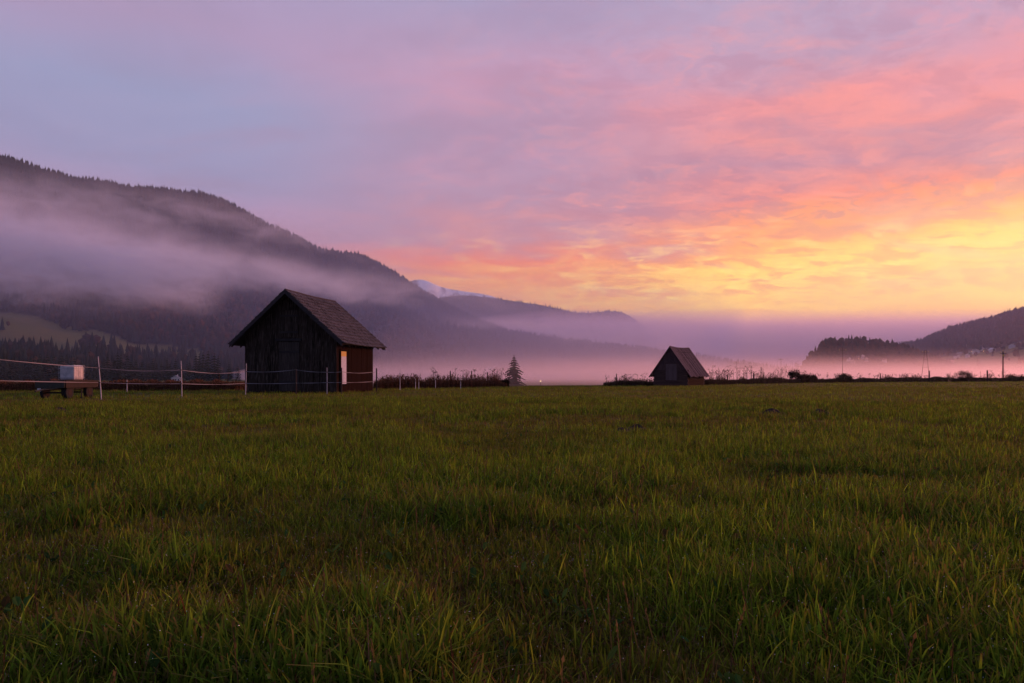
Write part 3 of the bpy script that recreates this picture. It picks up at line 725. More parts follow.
for yy in (-OV_F-.03, DP+OV_F+.002):
    for sgn in (1, -1):
        m = MB(); z1 = RZ_ - (L+.03)*tanr
        q = [(sgn*.002, yy, RZ_-.14), (sgn*(L+.03), yy, z1-.14), (sgn*(L+.03), yy+.028, z1-.14), (sgn*.002, yy+.028, RZ_-.14), (sgn*.002, yy, RZ_+.10), (sgn*(L+.03), yy, z1+.10), (sgn*(L+.03), yy+.028, z1+.10), (sgn*.002, yy+.028, RZ_+.10)]
        if sgn < 0: q = [q[3], q[2], q[1], q[0], q[7], q[6], q[5], q[4]]
        m.hexa(q); m.build('bargeboard', m_bb, roof)
m = MB(); m.tube([(0, -OV_F, RZ_+.09), (0, DP/2, RZ_+.04), (0, DP+OV_F, RZ_+.09)], .055, 6); m.build('ridge_cap', m_sh, roof)
for k in range(8):
    y = -OV_F+.15 + k*(DP+2*OV_F-.3)/7
    for sgn in (1, -1):
        m = MB(); m.tube([(sgn*HW*.9, y, RZ_-HW*.9*tanr-.12), (sgn*L, y, RZ_-L*tanr-.12)], .05, 4); m.build('rafter', m_beam, roof)

# ------------------------------------------------------------------ small hay hut
hut = empty('hut', (14.39, 62.0, GZ), -math.atan2(.6, .8))
tag(hut, 'small steep roofed hay hut standing alone at the field edge', 'hut')
hw, hd, hez, hrz = 1.62, 4.0, 1.35, 3.55
m_hw = wood_mat('hut_boards', (.045, .028, .030, 1), (.070, .042, .044, 1), (.11, .07, .075, 1))
m_hb = wood_mat('hut_logs', (.040, .024, .022, 1), (.060, .036, .032, 1), (.09, .055, .05, 1), 'x')
# gable boards above, horizontal logs below
def gfun(x): return 1.5 + (hrz - 1.5) * (1 - abs(x)/hw)
def hut_gable(yo):
  m = MB(); x = -hw; r = random.Random(4)
  while x < hw-.01:
    x1 = min(x+.16*r.uniform(.8, 1.2), hw); a, b = x+.004, x1-.004; za, zb = hez+(hrz-hez)*(1-abs(a)/hw), hez+(hrz-hez)*(1-abs(b)/hw); j = r.uniform(-.01, .01)
    if max(za, zb) > 1.55: m.hexa([(a,yo+j,1.5),(b,yo+j,1.5),(b,yo+j+.03,1.5),(a,yo+j+.03,1.5),(a,yo+j,max(za,1.51)),(b,yo+j,max(zb,1.51)),(b,yo+j+.03,max(zb,1.51)),(a,yo+j+.03,max(za,1.51))])
    x = x1
  m.build('gable_boards', m_hw, hut)
hut_gable(0); hut_gable(hd-.03)
m = MB(); m.box((-hw+.13, .04, .08), (hw-.13, .09, 1.495)); m.box((-hw+.13, hd-.09, .08), (hw-.13, hd-.04, 1.495))
for k in range(9):
    z = .1+k*.155
    m.box((-hw-.08*(k%2), .0, z), (hw+.08*((k+1)%2), .12, z+.145))
    m.box((-hw, hd-.12, z), (hw, hd, z+.145))
m.build('wall', m_hb, hut)
m = MB()
for k in range(8):
    z = .1+k*.155
    m.box((hw-.12, .125, z+.02), (hw, hd-.125, z+.16)); m.box((-hw, .125, z+.02), (-hw+.12, hd-.125, z+.16))
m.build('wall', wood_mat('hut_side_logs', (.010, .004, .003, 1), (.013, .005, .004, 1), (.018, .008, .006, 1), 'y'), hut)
m = MB(); x = -.42
while x < .6: m.box((x+.004, -.05, .55), (min(x+.15, .62)-.004, -.015, 2.05)); x += .15
hd_ = m.build('door', wood_mat('hut_door', (.075, .05, .052, 1), (.10, .066, .07, 1), (.13, .09, .095, 1)), hut)
m = MB(); m.box((-.5, -.075, 2.054), (.7, -.012, 2.14)); m.box((-.5, -.075, .45), (.7, -.012, .545)); m.box((-.5, -.075, .55), (-.43, -.012, 2.05)); m.box((.63, -.075, .55), (.7, -.012, 2.05)); m.build('door_frame', m_hb, hd_)
m_hr = wood_mat('hut_roof_boards', (.050, .034, .042, 1), (.095, .070, .082, 1), (.13, .10, .115, 1), 'y')
ov = .38; ht = (hrz-hez)/hw; Lh = hw+ov
m = MB(); y = -.25; r = random.Random(6)
while y < hd+.35:
    y1 = min(y+r.uniform(.14, .24), hd+.36)
    for sgn in (1, -1):
        e = r.uniform(-.05, .06); k = r.choice([.03, .06, .075]); th = .03; sag = -.10*math.sin(math.pi*np.clip((y+.25)/(hd+.6), 0, 1))
        X1 = Lh+e; z1 = hrz - X1*ht
        q = [(-sgn*.02, y+.004, hrz+k+.02+sag), (sgn*X1, y+.004, z1+k), (sgn*X1, y1-.004, z1+k), (-sgn*.02, y1-.004, hrz+k+.02+sag)]
        q = q + [(a_, b_, c_+th*1.6) for a_, b_, c_ in q]
        if sgn < 0: q = [q[3], q[2], q[1], q[0], q[7], q[6], q[5], q[4]]
        m.hexa(q)
    y = y1
hroof = m.build('roof', m_hr, hut)
for k in range(5):
    f = .15+k*.2; X1 = Lh*f
    for sgn in (1, -1):
        m = MB(); m.box((sgn*X1-.03, -.22, hrz-X1*ht-.03), (sgn*X1+.03, hd+.3, hrz-X1*ht+.025)); m.build('batten', m_beam, hroof)

# ------------------------------------------------------------------ tape fence in front of the barn
m_pw = plain_mat('white_plastic', (.55, .50, .52, 1), (.38, .34, .36, 1), rough=.5)
m_pd = wood_mat('stake_wood', (.035, .026, .022, 1), (.05, .036, .03, 1), (.07, .05, .042, 1))
m_tape, t = new_mat('fence_tape')
tc = t.n('ShaderNodeTexCoord').outputs['Object']; w = t.noise(tc, 40, 2, .5)
out(t, principled(t, t.mix(w, (.22, .22, .26, 1), (.13, .12, .15, 1)), .6, .2).outputs[0])
m_insb = plain_mat('insulator_black', (.03, .03, .03, 1))
fence = empty('tape_fence', (XD(101, 27.2), 27.2, GZ)); tag(fence, 'electric tape fence with two pale tapes running past the trailer and barn', 'fence')
FP = [(-100, 14.0, 1.62, 1.36, .76, 'w', 0.02), (101.5, 27.2, 1.58, 1.12, .54, 'w', -.10), (182, 29.5, 1.46, 1.06, .47, 'w', -.03), (245.5, 34.0, 1.42, 1.02, .43, 'w', .03), (296, 35.0, 1.16, 1.12, .44, 'd', 0), (327, 35.6, 1.24, 1.00, .46, 'w', 0), (341.5, 36.0, 1.24, 1.02, .46, 'd', .0), (376.5, 38.6, 1.24, 1.04, .50, 'd', 0)]
fl = np.array(fence.location)
fw = []
for px, d_, top, zu, zl, k, tl in FP:
    x = XD(px, d_); fw.append((x, d_, zu, zl, k))
    m = MB(); rr = .018 if k == 'w' else .042
    b = np.array([x, d_, GZ-.05]) - fl; tp = np.array([x + tl*1.5*.9 - 0, d_, top]) - fl
    m.tube([b, b*.5+tp*.5 + np.array([.006, 0, 0]), tp], [rr, rr, rr*.85], 8)
    po = m.build('post', m_pw if k == 'w' else m_pd, fence, smooth=False)
    po['label'] = 'slim white plastic post' if k == 'w' else 'dark wooden post'
    for z in (zu, zl):
        m = MB(); c_ = np.array([x + tl*1.35*(z-GZ)/(top-GZ), d_-rr-.012, z]) - fl; m.box(c_ - .022, c_ + np.array([.022, .02, .022]))
        m.build('insulator', m_insb, po)
for which in (0, 1):
    for i in range(len(fw)-1):
        a, b = fw[i], fw[i+1]; n = 14; span = math.hypot(b[0]-a[0], b[1]-a[1]); m = MB(); vs = []
        ta = FP[i][6]; tb = FP[i+1][6]
        for k in range(n+1):
            f = k/n; za = a[2+which]; zb = b[2+which]
            z = za*(1-f)+zb*f - (.10 if i else .03)*min(span/4, 1.2)*math.sin(math.pi*f)*(1.0 if which == 0 else .35)
            x = a[0]*(1-f)+b[0]*f + (ta*(1-f)+tb*f)*1.0; y = a[1]*(1-f)+b[1]*f - .05
            hh = .009*abs(math.cos(f*5+i)) + .005
            vs += [(x-fl[0], y-fl[1]-.003, z-hh-fl[2]), (x-fl[0], y-fl[1]-.003, z+hh-fl[2]), (x-fl[0], y-fl[1]+.003, z+hh-fl[2]), (x-fl[0], y-fl[1]+.003, z-hh-fl[2])]
        fs = []
        for k in range(n):
            for q in range(4): fs.append((4*k+q, 4*k+(q+1) % 4, 4*k+4+(q+1) % 4, 4*k+4+q))
        m.poly(vs, fs); m.build('tape', m_tape, fence)

# ------------------------------------------------------------------ stakes further back: each one thing
def stake(px, d_, top, white, label, r_=None, tilt=0.0, group=None):
    x = XD(px, d_); o = empty('fence_post', (x, d_, GZ))
    m = MB(); rr = r_ or (.022 if white else .05)
    m.tube([(0, 0, -.05), (tilt*.5, 0, (top-GZ)*.5), (tilt, 0, top-GZ)], [rr, rr*.95, rr*.85], 8)
    m.build('stake', m_pw if white else m_pd, o)
    m = MB(); m.box((tilt*.9-.03, -rr-.03, (top-GZ)*.8-.03), (tilt*.9+.03, -rr+.005, (top-GZ)*.8+.03)); m.build('insulator', bpy.data.materials['insulator_black'], o)
    tag(o, label, 'fence post', group or ('white plastic fence posts behind the barn' if white else 'dark wooden stakes along the field edge'))
stake(127, 39, .58, True, 'short white post at the weed band between the two left fence posts')
stake(400, 45.5, 1.22, True, 'tall thin white post just right of the large barn')
stake(415.5, 46.5, .62, True, 'left of a close pair of short white posts right of the barn')
stake(418.8, 48.0, .60, True, 'right of a close pair of short white posts right of the barn')
stake(435.5, 49.0, .74, True, 'white post in the rust coloured weeds between the pair and the last one')
stake(460.7, 51.0, .58, True, 'white post furthest right in front of the rust coloured weeds')
stake(450.3, 55, 1.22, False, 'dark stake in the weeds nearest the barn')
stake(471.6, 57, 1.24, False, 'thick dark stake in the middle of the rust coloured weeds')
stake(487.5, 58, 1.12, False, 'dark stake nearest the lone spruce')
stake(219, 47, .98, False, 'dark stake in the mist left of the barn', .04)
stake(228, 48, .92, False, 'thinner dark stake close to the left barn wall', .03)
stake(616.5, 64, 1.02, False, 'lone dark stake left of the small hut', .045)
stake(727.5, 76, .98, False, 'short dark stake among dead umbel stalks by the hut', .07)
stake(753.7, 80, 1.18, False, 'thick dark stake right of the dead umbel stalks', .09)
stake(880.5, 101, 1.2, False, 'dark stake on the far field edge below the village', .07)
stake(929.2, 106, 1.62, False, 'thick dark stake in front of the lattice pylon', .11)
stake(987.3, 112, 1.75, False, 'thick dark stake just left of the utility pole', .12)

# ------------------------------------------------------------------ flat farm trailer with a white tank
ta = math.atan2(.59, .81)
trl = empty('farm_trailer', (XD(65, 27.3), 27.3, GZ), R(33)); trl.scale = (.82, .82, 1)
tag(trl, 'low flat farm trailer with small wheels parked behind the tape fence', 'trailer')
e1 = np.array([-.81, .59, 0]); e2 = np.array([.59, .81, 0]); ez = np.array([0, 0, 1.])
def obox(m, o, l1, l2, z0, z1, a0=0, b0=0):
    p = [o + e1*a0 + e2*b0, o + e1*a0 + e2*(b0+l2), o + e1*(a0+l1) + e2*(b0+l2), o + e1*(a0+l1) + e2*b0]
    m.hexa([q + ez*z0 for q in p] + [q + ez*z1 for q in p])
O0 = np.array([0., -.3, 0])
m_tr = plain_mat('trailer_paint', (.020, .024, .018, 1), (.035, .030, .022, 1), rough=.6)
m_rust = plain_mat('trailer_boards', (.022, .011, .007, 1), (.014, .009, .007, 1), rough=.8)
m = MB(); obox(m, O0, 1.45, 2.35, .62, .68); m.build('bed', m_rust, trl)
m = MB(); obox(m, O0, 1.45, .05, .47, .76, 0, -.052); m.build('side_board', m_tr, trl)
m = MB(); obox(m, O0, .05, 2.35, .47, .76, -.052, 0); m.build('side_board', m_rust, trl)
m = MB(); obox(m, O0, 1.45, .05, .47, .76, 0, 2.352); m.build('side_board', m_tr, trl)
m = MB(); obox(m, O0, .05, 2.35, .47, .76, 1.452, 0); m.build('side_board', m_tr, trl)
m = MB(); obox(m, O0, .1, 2.2, .42, .59, .25, .07); obox(m, O0, .1, 2.2, .42, .59, 1.1, .07); obox(m, O0, 1.2, .1, .43, .58, .12, .4); m.build('chassis', m_tr, trl)
m_ty = plain_mat('tyre_rubber', (.014, .014, .014, 1), rough=.85); m_rim = plain_mat('rim_metal', (.022, .008, .006, 1), rough=.8)
for (a, b) in ((.12, .40), (1.30, .40), (.12, 1.85), (1.30, 1.85)):
    c_ = O0 + e1*a + e2*b + ez*.29; m = MB()
    m.tube([c_ - e1*.085, c_ - e1*.07, c_ + e1*.07, c_ + e1*.085], [.24, .27, .27, .24], 20); wh = m.build('wheel', m_ty, trl, smooth=False)
    m = MB(); m.tube([c_ - e1*.092, c_ + e1*.092], .13, 14); m.build('rim', m_rim, wh)
for b in (.40, 1.85):
    m = MB(); m.tube([O0 + e1*.12 + e2*b + ez*.27, O0 + e1*1.3 + e2*b + ez*.27], .035, 8); m.build('axle', m_tr, trl)
m = MB(); m.tube([O0+e1*.72-e2*.02+ez*.48, O0+e1*.72-e2*1.0+ez*.34], .035, 8); m.tube([O0+e1*.3-e2*.05+ez*.46, O0+e1*.70-e2*.7+ez*.38], .025, 6); m.build('drawbar', m_tr, trl)
m = MB(); m.tube([O0+e1*.02+e2*1.2+ez*.46, O0+e1*.02+e2*1.2+ez*.06], .03, 8); m.tube([O0+e1*.02+e2*1.2+ez*.07, O0+e1*.02+e2*1.2+ez*.03], .08, 10); m.build('support_leg', m_tr, trl)
m = MB(); m.box((-1.12, .32, .33), (-.98, .36, .45)); m.build('number_plate', plain_mat('plate_white', (.6, .62, .66, 1)), trl)
# tank
tank = empty('water_tank', (XD(74, 27.75), 27.75, GZ + .60 + .082), R(33)); tank.scale = (.85, .85, 1); tag(tank, 'white plastic water tank standing on the farm trailer', 'water tank')
m_tank, t = new_mat('tank_plastic')
tc = t.n('ShaderNodeTexCoord').outputs['Object']; n = t.noise(tc, 4, 4, .6)
out(t, principled(t, t.mix(t.smooth(n, .4, .65), (.50, .46, .46, 1), (.30, .29, .31, 1)), .35, .4).outputs[0])
TO = np.zeros(3)
m = MB(); obox(m, TO, .72, .72, .10, .70, .02, .02); tb = m.build('container', m_tank, tank); bev(tb, .07)
m = MB(); obox(m, TO, .78, .78, .0, .09, -.01, -.01); m.build('pallet', m_rust, tank)
m = MB()
for k in range(6):
    f = k*.148+.01
    for z in (0,):
        m.tube([TO+e1*f+ez*.09, TO+e1*f+ez*.70], .005, 5); m.tube([TO+e2*f+ez*.09, TO+e2*f+ez*.70], .005, 5)
        m.tube([TO+e1*f+e2*.76+ez*.09, TO+e1*f+e2*.76+ez*.70], .005, 5); m.tube([TO+e2*f+e1*.76+ez*.09, TO+e2*f+e1*.76+ez*.70], .005, 5)
for z in (.2, .38, .56, .70):
    m.tube([TO+ez*z, TO+e1*.76+ez*z, TO+(e1+e2)*.76+ez*z, TO+e2*.76+ez*z, TO+ez*z], .006, 5)
m.build('cage', plain_mat('galvanised', (.35, .36, .38, 1), rough=.4, spec=.5), tank)
m = MB(); cc_ = TO+(e1+e2)*.38; m.tube([cc_+ez*.70, cc_+ez*.75], .11, 16); m.build('cap', m_tr, tank)

# ------------------------------------------------------------------ spruces
m_needle = vc_mat('spruce_needles', .85, .08, .15); m_bark = plain_mat('bark', (.06, .04, .03, 1), rough=.9)
def spruce_mesh(seed, tiers=22, k=15, h=1.0, wid=.20):
    r = np.random.default_rng(seed); V = []; Q = []; C = []
    for i in range(tiers):
        f = i/(tiers-1); z = h*(.07 + .90*f); R_ = wid*h*(1-f)**.85*(.8+.4*r.random()) + .012*h
        for j in range(k):
            a = 6.283*(j+r.random())/k; L = R_*(.35+.8*r.random()); dr = -.28*L; w = L*.22+.006*h
            c_, s_ = math.cos(a), math.sin(a); n0 = len(V); g_ = np.array([.016, .026, .016])*(.6+.8*r.random())
            # drooping bough: three cross sections, with a hanging curtain
            for (q, dz, ww) in ((0, .03*h, .3), (.55, .012*h+dr*.35, 1.0), (1, dr, .15)):
                V += [(c_*L*q - s_*w*ww, s_*L*q + c_*w*ww, z+dz), (c_*L*q + s_*w*ww, s_*L*q - c_*w*ww, z+dz), (c_*L*q, s_*L*q, z+dz-.035*h*(1-.5*q))]
                C += [g_]*3
            for b in (0, 3):
                Q += [(n0+b, n0+b+1, n0+b+4, n0+b+3), (n0+b, n0+b+2, n0+b+5, n0+b+3), (n0+b+1, n0+b+2, n0+b+5, n0+b+4)]
    return np.array(V), np.array(Q), np.array(C)
def spruce(name, seed, label, grp=None, wid=.2, tiers=22, k=15):
    o = empty(name, (0, 0, 0)); V, Q, C = spruce_mesh(seed, tiers, k, wid=wid)
    np_mesh('crown', V, Q, m_needle, o, C=C)
    m = MB(); m.tube([(0, 0, -.02), (0, 0, .5), (0, 0, .99)], [.016, .010, .003], 7); m.build('trunk', m_bark, o)
    tag(o, label, 'tree', grp); return o
def copy_tree(o, loc, rz, scl, label=None):
    c = o.copy(); col.objects.link(c); c.location = loc; c.rotation_euler = (0, 0, rz); c.scale = scl
    if label: c['label'] = label
    for ch in o.children:
        d_ = ch.copy(); col.objects.link(d_); d_.parent = c
    return c
lone = spruce('spruce_tree', 1, 'lone misty spruce between the large barn and the small hut', wid=.50, tiers=14, k=15)
lone.location = (XD(514, 285), 285, GZ-4.1); lone.scale = (13.8, 13.8, 14.0)
protos = [spruce('spruce_tree', s, '', 'dark spruces in the row along the foot of the mountain', .25 + .03*(s % 3), 11, 10) for s in (2, 3, 4)]
r = random.Random(5); used = [False]*3
def put_spruce(px, top, d_, label, grp=None, wmul=1.0):
    i = r.randrange(3); h = (HY-top)/F*d_+CZ-GZ+4.2; x = XD(px, d_)
    loc = (x, d_, GZ-4.2); s = (h*wmul, h*wmul, h)
    if not used[i]:
        used[i] = True; o = protos[i]; o.location = loc; o.rotation_euler = (0, 0, r.random()*6); o.scale = s; o['label'] = label
    else: o = copy_tree(protos[i], loc, r.random()*6, s, label)
    if grp: o['group'] = grp
    return o
rowt = []
px = -190
while px < 246:
    rowt.append(px); px += r.uniform(2.6, 6.5) if px < 215 else r.uniform(7, 11)
topf = lambda p: np.interp(p, [-200,0,30,45,60,75,95,110,120,135,150,170,190,200,208,216,225,235,246],[354,356,358,355,354,357,359,355,354,357,361,360,358,354,353,354,364,361,362])
for i, px in enumerate(rowt):
    put_spruce(px, topf(px)+r.uniform(-2.5, 5), r.uniform(640, 860), 'dark spruce in the dense row at the mountain foot left of the large barn')
px = 376
grp2 = 'misty spruces right of the large barn'
while px < 470:
    put_spruce(px, np.interp(px, [376, 400, 430, 445, 470], [364, 363, 365, 368, 372])+r.uniform(-1.5, 2.5), r.uniform(900, 1150), 'misty spruce in the faint tree line right of the large barn', grp2); px += r.uniform(2.2, 4.2)
grp3 = 'tiny far trees in the mist left of the wooded knoll'
for px, tp in ((763.5,364),(766.5,362.5),(770,365.5),(774,366),(777.5,364),(784,365),(786.5,363),(790,365),(792.5,366),(796,361.5),(798,363),(803,365)):
    put_spruce(px, tp, r.uniform(1180, 1300), 'tiny far conifer top in the mist left of the wooded knoll', grp3, 1.5)

# ------------------------------------------------------------------ bushes at the far field edge
def bush(px, d_, w, h, label, seed, trunk=.25, colr=(.022, .020, .012)):
    r = np.random.default_rng(seed); o = empty('bush', (XD(px, d_), d_, GZ)); n = 2600
    cl = r.normal(size=(14, 3)); cl /= np.linalg.norm(cl, axis=1)[:, None]; cl *= .62
    c0 = cl[r.integers(0, 14, n)] + r.normal(size=(n, 3))*.24
    P_ = c0*np.array([w/2, w/2, h*(1-trunk)/2]) + np.array([0, 0, h*(trunk+(1-trunk)/2)])
    s = .035+.045*r.random(n); a = r.normal(size=(n, 3)); a /= np.linalg.norm(a, axis=1)[:, None]; b = np.cross(a, r.normal(size=(n, 3))); b /= np.linalg.norm(b, axis=1)[:, None]
    V = np.stack([P_-a*s[:, None], P_+b*s[:, None]*.6, P_+a*s[:, None], P_-b*s[:, None]*.6], 1).reshape(-1, 3)
    np_mesh('foliage', V, np.arange(4*n).reshape(-1, 4), m_weed, o, C=np.repeat(np.array(colr)*(.5+r.random((n, 1))), 4, 0))
    m = MB()
    for k in range(6):
        e = cl[k]*np.array([w/2, w/2, h*.3])+np.array([0, 0, h*.6]); m.tube([(0, 0, -.05), (e[0]*.3, e[1]*.3, h*trunk), tuple(e)], [.05, .035, .012], 5)
    m.build('stem', m_bark, o); tag(o, label, 'bush'); return o
bush(795, 90, 1.7, 1.85, 'round dark bush on a short stem at the field edge left of the wooded knoll', 1, .12)
bush(805, 91, 1.7, 1.15, 'lower bush immediately right of the round dark bush', 2, .1)
bush(814.5, 93, .9, 1.2, 'narrow upright bush between the low bush and the forked shrub', 5, .1)
bush(845, 97, 1.9, 1.25, 'spreading low shrub with forked top below the village', 3, .05)
bush(963.5, 110, 2.6, 1.7, 'broad brown thicket right of the lattice pylon', 4, .05, (.035, .022, .014))
bush(505, 57, .9, .62, 'small dark bush ending the weeds next to the lone spruce', 6, .05)
bush(1017, 118, 3.5, 1.5, 'brown thicket at the far right end of the field edge', 7, .05, (.040, .022, .016))

# ------------------------------------------------------------------ poles and pylons
m_pole = wood_mat('pole_wood', (.04, .028, .024, 1), (.05, .035, .03, 1), (.06, .045, .04, 1))
m_ins = plain_mat('porcelain', (.55, .42, .18, 1), rough=.3)
pl = empty('utility_pole', (XD(1003, 185), 185, GZ-1.2)); tag(pl, 'wooden utility pole with yellow insulator near the right end of the field edge', 'utility pole')
m = MB(); m.tube([(0, 0, -.3), (0, 0, 8.8)], [.20, .13], 10); m.build('pole', m_pole, pl)
m = MB(); m.tube([(-.75, 0, 8.3), (.75, 0, 8.3)], .07, 6); m.build('crossarm', m_pole, pl)
for k in (-.6, 0, .6):
    m = MB(); m.tube([(k, 0, 8.35 if k else 8.8), (k, 0, 8.55 if k else 9.0), (k, 0, 8.7 if k else 9.15)], [.05, .11, .04], 8); m.build('insulator', m_ins, pl)
m = MB(); m.box((-.22, -.35, 7.45), (.12, -.16, 7.95)); m.build('transformer_box', plain_mat('box_yellow', (.45, .36, .10, 1)), pl)
def small_pole(px, d_, top, label, aframe=False, name='utility_pole'):
    h = (HY-top)/F*d_+CZ-GZ+4; o = empty(name, (XD(px, d_), d_, GZ-4)); m = MB()
    if aframe:
        for s in (-1, 1):
            q = MB(); q.tube([(s*h*.14, 0, -.3), (s*h*.02, 0, h)], [.22, .16], 7); q.build('leg', m_pole, o)
        for z in (.25, .5, .72): m.tube([(-h*.14*(1-z), 0, h*z), (h*.14*(1-z), 0, h*z)], .10, 5)
        m.build('brace', m_pole, o)
    else:
        m.tube([(0, 0, -.3), (0, 0, h)], [.22, .15], 8); m.build('pole', m_pole, o)
    m = MB(); m.tube([(-h*.11, 0, h*.93), (h*.11, 0, h*.93)], .10, 5); m.build('crossarm', m_pole, o)
    for k in (-1, 0, 1):
        q = MB(); q.tube([(k*h*.09, 0, h*.93), (k*h*.09, 0, h*.97)], .12, 6); q.build('insulator', m_ins, o)
    tag(o, label, 'utility pole', 'thin poles fading into the mist')
small_pole(736.7, 430, 361.5, 'thin pole in the pink mist above the dead stalks right of the small hut')
small_pole(781, 560, 358, 'thin pole among the tiny far trees in the mist')
small_pole(842.5, 380, 348, 'thin pole in front of the wooded knoll')
small_pole(925.5, 400, 350, 'two legged pole standing in the mist under the village', True)

# ------------------------------------------------------------------ houses
m_wallw = plain_mat('render_white', (.62, .58, .56, 1), rough=.9); m_wallb = plain_mat('timber_brown', (.16, .10, .08, 1), rough=.9)
m_walls = plain_mat('render_sand', (.48, .40, .34, 1), rough=.9)
m_rt = plain_mat('roof_tiles', (.14, .07, .06, 1), rough=.9); m_rg = plain_mat('roof_grey', (.20, .20, .23, 1), rough=.6); m_rl = plain_mat('roof_metal', (.50, .50, .56, 1), rough=.4)
m_glass = plain_mat('window_glass', (.03, .03, .04, 1), rough=.15, spec=.6)
m_litw, t = new_mat('lit_window'); e_ = t.n('ShaderNodeEmission'); e_.inputs[0].default_value = (1, .62, .28, 1); e_.inputs[1].default_value = 4.0; out(t, e_.outputs[0])
def house(loc, w, d_, h, rz, wm, rm, label, lit=False, grp='village houses on the right hill', name='house'):
    o = empty(name, loc, rz); m = MB(); rh = w*.30
    m.box((-w/2, -d_/2, -2.5), (w/2, d_/2, h)); 
    m.poly([(-w/2, -d_/2, h), (w/2, -d_/2, h), (0, -d_/2, h+rh), (-w/2, d_/2, h), (w/2, d_/2, h), (0, d_/2, h+rh)], [(0,1,2), (5,4,3)])
    m.build('wall', wm, o)
    m = MB(); e = .7; y = d_/2+e
    for s in (-1, 1):
        x1 = s*(w/2+e); z1 = h - e*rh/(w/2)
        q = [(0, -y, h+rh+.02), (x1, -y, z1+.02), (x1, y, z1+.02), (0, y, h+rh+.02)]; q = q + [(a, b, c_+.28) for a, b, c_ in q]
        if s < 0: q = [q[3], q[2], q[1], q[0], q[7], q[6], q[5], q[4]]
        m.hexa(q)
    rf = m.build('roof', rm, o)
    m = MB(); m.box((w*.12, d_*.1, h+rh*.5), (w*.12+.8, d_*.1+.8, h+rh+1.1)); m.build('chimney', m_wallw, rf)
    for fl_ in range(max(1, int(h//2.7))):
        for k in range(3):
            x = -w*.3 + k*w*.3; z = .9 + fl_*2.7
            q = MB(); q.box((x-.5, -d_/2-.06, z), (x+.5, -d_/2+.02, z+1.3)); q.build('window', m_litw if (lit and k == 0 and fl_ == 0) else m_glass, o)
    tag(o, label, 'house', grp); return o
def on_slope(terr, px_, py_):
    """walk over the slope and return the ground point that lies in this direction from the photographer"""
    pp, tt = np.meshgrid(np.linspace(terr[3][0]+1, terr[3][-1]-1, 420), np.linspace(0, 1, 140)); q = terr[1](pp.ravel(), tt.ravel())
    e = (512+q[:, 0]/q[:, 1]*F-px_)**2 + (HY-(q[:, 2]-CZ)/q[:, 1]*F-py_)**2
    return tuple(q[np.argmin(e)])
r = random.Random(14)
VH = [(965,347,'w','g'),(971,351,'s','t'),(976.5,352.5,'w','g'),(981,349,'w','t'),(986,350.5,'b','g'),(992.5,350.5,'w','l'),(999,350,'b','t'),(957,357,'w','t'),(960.5,354.5,'s','g'),(968,356,'w','l'),(951,361,'s','t'),(973,346,'b','t'),(1012,346,'w','t'),(1019,345,'b','g')]
desc = {'w': 'white', 's': 'sand coloured', 'b': 'brown timber'}; rdesc = {'g': 'grey', 't': 'dark', 'l': 'pale'}
WM = {'w': m_wallw, 's': m_walls, 'b': m_wallb}; RM = {'g': m_rg, 't': m_rt, 'l': m_rl}
order = ['leftmost', 'second from the left', 'third from the left', 'fourth from the left', 'fifth from the left', 'sixth from the left', 'seventh from the left', 'eighth from the left', 'ninth from the left', 'tenth from the left', 'eleventh from the left', 'twelfth from the left', 'thirteenth from the left', 'rightmost']
for i, (px, py, wk, rk) in enumerate(sorted(VH)):
    q = on_slope(R2, px, py+1.2); house(q, r.uniform(9, 15), r.uniform(10, 14), r.uniform(4.5, 7.5), r.uniform(-.9, .9), WM[wk], RM[rk], f'{desc[wk]} house with {rdesc[rk]} roof, {order[i]} in the hill village', lit=(i % 4 == 1))
VL = [(848,359,'w','g'),(852.5,361.5,'s','t'),(857,358,'b','g'),(862,356.5,'w','l'),(866,359,'s','t'),(870.5,356,'w','g'),(874,357,'w','t'),(879,358,'b','l'),(884,360,'w','t'),(889,357.5,'s','g'),(894,359,'w','t'),(901,358,'w','g'),(908,358,'b','t'),(914,360,'w','t')]
for i, (px, py, wk, rk) in enumerate(VL):
    q = on_slope(R1, px, py+1.5); house(q, r.uniform(7, 10), r.uniform(7, 11), r.uniform(3.5, 5.5), r.uniform(-.9, .9), WM[wk], RM[rk], f'{desc[wk]} house with {rdesc[rk]} roof, {order[i]} under the wooded knoll', lit=(i % 5 == 2), grp='village houses under the wooded knoll')
house((XD(176, 610), 610, GZ-4), 7, 7, 3.2, .4, m_wallw, m_rl, 'pale blue grey farmhouse in the mist just left of the middle fence post', grp='farm buildings in the valley')
house((XD(493, 900), 900, GZ-2), 24, 16, 7.5, .5, m_wallb, m_rl, 'barn with pale roof in the mist left of the lone spruce', grp='farm buildings in the valley', name='farm_barn')
# street lamp shining in the mist
lp = empty('street_lamp', (XD(540.5, 240), 240, GZ-4)); tag(lp, 'small glowing lamp low in the mist right of the lone spruce', 'street lamp')
m = MB(); m.tube([(0, 0, 0), (0, 0, 1.6), (0, 0, 3.0)], .05, 8); m.build('pole', m_pole, lp)
bm = bmesh.new(); bmesh.ops.create_icosphere(bm, subdivisions=2, radius=.13); bmesh.ops.translate(bm, verts=bm.verts, vec=(0, 0, 3.1)); me = bpy.data.meshes.new('lamp_head'); bm.to_mesh(me); bm.free()
m_l, t = new_mat('lamp_glow'); e_ = t.n('ShaderNodeEmission'); e_.inputs[0].default_value = (1, .72, .32, 1); e_.inputs[1].default_value = 4; out(t, e_.outputs[0]); link('lamp_head', me, m_l, lp)

